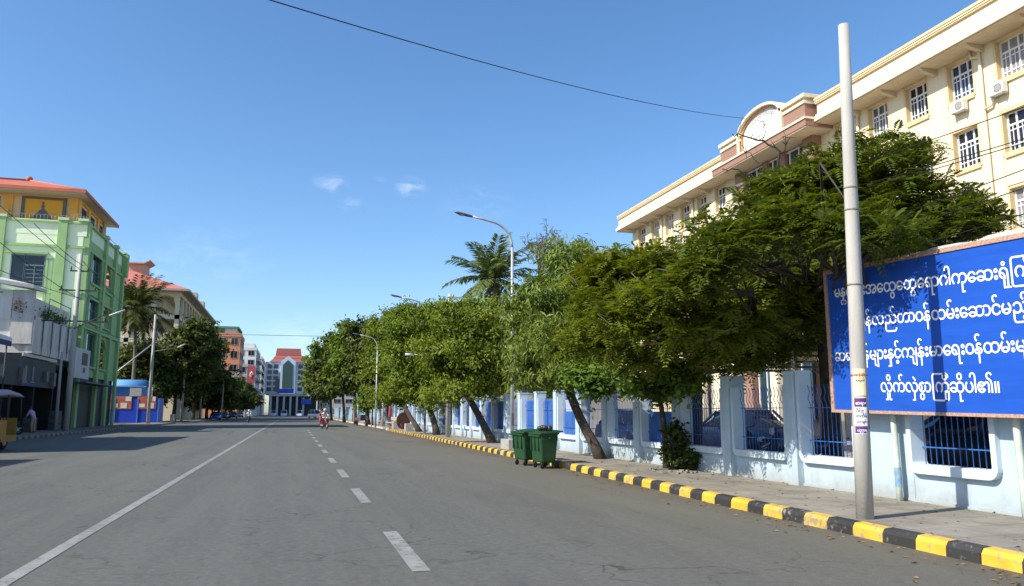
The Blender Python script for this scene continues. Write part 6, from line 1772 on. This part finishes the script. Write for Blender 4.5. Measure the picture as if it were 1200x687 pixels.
q = MB(); q.box(-25, -14.6, 213, 226, 21.7, 23.0); q.build('roof_room', mat('roof_room_pale', (.55, .55, .5)), ob); q = MB(); q.box(-24, -14.0, 212.4, 227, 23.0, 23.5); q.box(-24.2, -17.5, 212.9, 212.98, 21.8, 22.9); q.build('green_roof', mat('far_green_sheet', (.08, .22, .16)), ob)
q = MB(); q.box(-18.5, -13.2, 210.6, 211.8, 8.0, 11.5); q.build('balcony', mat('far_grey', (.35, .33, .3)), ob)
wb = block('white_building', -27, -11.6, 262, 292, 21.6, mat('far_white_render', (.62, .62, .60), var=.08, scale=.3, dirt=.25), 'white multi-storey building behind the tall red sign, beyond the orange one', 6, 5, M_fw)
q = MB(); q.box(-20, -12.2, 263, 275, 22.0, 23.3); q.build('roof_room', mat('far_white_render', (.62, .62, .60)), wb)
block('grey_building', -27, -12.9, 240, 258, 15.0, mat('far_grey_render', (.42, .42, .40), var=.1, scale=.3), 'grey balconied building between the orange and the white buildings', 4, 5, M_fw)
block('pale_building', -26, -11.0, 296, 345, 21.0, mat('far_white_render', (.62, .62, .60)), 'pale building farthest along the left row, next to the blue-white one', 6, 4, M_fw)
q = MB(); q.box(-12.5, -10.5, 236, 236.4, 9.6, 14.6); rs = tag(q.build('red_sign', mat('sign_red', (.46, .09, .10), rough=.6, var=.06)), 'tall pinkish-red sign with a white curl projecting from the left row', 'sign')
q = MB(); pts = [(-11.5 + .5 * math.cos(a) * (1 - .12 * a), 235.95, 11.9 + .9 * math.sin(a) * (1 - .12 * a)) for a in [k * .35 for k in range(15)]]
q.tube(pts, .15, 6); q.tube([(-11.5, 235.95, 10.9), (-11.5, 235.95, 13.1)], .1, 6); q2 = q.build('white_curl', M_whc); q2.parent = rs
M_balc = mat('far_balcony', (.36, .36, .35), var=.15)
for k in range(5):
    q = MB(); q.box(-11.6, -10.7, 263, 291, 5.0 + 3.2 * k, 5.9 + 3.2 * k); q.build('balcony', M_balc, wb)

# building across the road end
M_bw = mat('blue_white_render', (.50, .60, .70), var=.05, scale=.2)
eb = thing('end_building', (2, 310, 0), 'blue-white building with a tiered red pagoda roof closing the end of the road', 'building')
q = MB(); q.box(-9.7, 9, 300, 325, 7.9, 19.8); q.box(-4.4, .9, 297.5, 300, 7.9, 19.9); q.prism([(-4.4, 19.9), (.9, 19.9), (-1.75, 21.9)], 'y', 297.5, 300); q.build('wall', M_bw, eb)
q = MB(); q.box(-3.6, .1, 297.35, 297.48, 10, 18.6); q.prism([(-3.6, 18.6), (.1, 18.6), (-1.75, 20.4)], 'y', 297.36, 297.47); q.box(-6, -4.4, 299.8, 299.95, 8.8, 13.5); q.build('curtain_glass', mat('dark_green_glass', (.03, .07, .07), rough=.1), eb)
q = MB()
for r in range(5):
    for c in range(2): q.box(-9.0 + c * 2.2, -7.4 + c * 2.2, 299.85, 299.98, 9.0 + r * 2.1, 10.4 + r * 2.1)
    q.box(2, 3.6, 299.85, 299.98, 9.0 + r * 2.1, 10.4 + r * 2.1); q.box(4.6, 7.4, 299.85, 299.98, 9.0 + r * 2.1, 10.4 + r * 2.1)
q.build('window', M_glass, eb)
q = MB(); q.box(-8.0, 9, 294, 300, 7.0, 7.9); q.build('porch_slab', mat('far_pale_slab', (.5, .48, .44)), eb)
for k in range(6):
    q = MB(); q.box(-7.6 + k * 2.3, -6.9 + k * 2.3, 294.4, 295.2, 0, 7.0); q.build('column', mat('far_pale_column', (.60, .60, .58)), eb)
q = MB(); q.box(-8, 9, 299, 299.8, 0, 7.0); q.build('porch_back', mat('far_dark', (.06, .07, .08)), eb)
for (a, b, y0, y1, z0, z1, c) in ((-8.4, 8, 299.5, 325, 19.8, 21.2, 1.4), (-7.2, 5, 302, 322, 21.4, 22.4, .9), (-6.5, 3.0, 304, 320, 22.6, 25.2, .4)):
    q = MB(); q.loft([[(a, y0, z0), (b, y0, z0), (b, y1, z0), (a, y1, z0)], [(a + c, y0 + c, z1), (b - c, y0 + c, z1), (b - c, y1 - c, z1), (a + c, y1 - c, z1)]], smooth=False); q.build('roof_tier', mat('dull_red_tile', (.30, .09, .075), var=.1), eb)
q = MB(); q.box(-5.0, .7, 293.7, 293.9, 8.0, 9.7); tag(q.build('blue_sign', mat('far_blue_sign', (.05, .12, .55))), 'wide blue sign above the columned entrance at the road end', 'sign')
q = MB(); q.box(3.4, 7.0, 293.4, 293.6, 4.2, 6.0); tag(q.build('blue_sign', mat('far_blue_sign', (.05, .12, .55))), 'smaller blue board right of the columned entrance, by the treetops', 'sign')
# low pale blocks closing the gaps beside the end building
block('low_building', 10, 40, 296, 320, 12, mat('far_grey_render', (.42, .42, .40)), 'grey low building right of the road end behind the street trees', 3, 7, M_fw, sides=False)
block('low_building', 24, 60, 130, 170, 9, mat('far_cream', (.48, .42, .32), var=.1, scale=.3), 'low cream building in the yard beyond the long cream building', 2, 8, M_fw, sides=False)

# ------------------------------------------------------------------ overhead cables
M_cable = mat('black_cable', (.012, .012, .012), rough=.6)
def cable(a, b, sag, r, label, group=None):
    a, b = Vector(a), Vector(b); q = MB()
    q.tube([tuple(a.lerp(b, t) - Vector((0, 0, sag * 4 * t * (1 - t)))) for t in [k / 24 for k in range(25)]], r, 5)
    return tag(q.build('overhead_cable', M_cable), label, 'cable', group)
a0 = at(225, -28, Y=16); b0 = at(874, 139, X=27.0)
cable(a0, b0, .5, .016, 'single long black cable crossing the open sky towards the arched gable', None)
e = 0
for (pl, pr) in [((930, 215), (1215, 120)), ((930, 236), (1215, 158)), ((930, 240), (1215, 163)), ((935, 290), (1215, 193)), ((950, 298), (1215, 215)), ((980, 310), (1215, 246))]:
    cable(at(*pl, X=11.5), at(*pr, X=10.5), .05, .009, 'thin black cable slanting across the cream facade at the right edge', 'cables across the cream facade')
for (pl, pr) in [((-10, 276), (95, 352)), ((-10, 232), (97, 318)), ((-10, 312), (96, 350)), ((40, 262), (98, 312))]:
    cable(at(*pl, Y=48), at(*pr, Y=60), .15, .02, 'thin dark cable running from the three-armed pole past the green front', 'cables on the left side of the road')
for (pl, pr, y0, y1) in [((97, 306), (176, 382), 60, 94), ((100, 382), (176, 398), 60, 94), ((176, 380), (225, 402), 94, 119), ((176, 397), (226, 410), 94, 119)]:
    cable(at(*pl, Y=y0), at(*pr, Y=y1), .4, .022, 'dark cable strung between the left-hand poles before the dark trees', 'cables between the left-hand poles')
cable(at(226, 391, Y=119), at(700, 397, Y=125), .2, .03, 'distant thin cable spanning the road high over the far traffic')
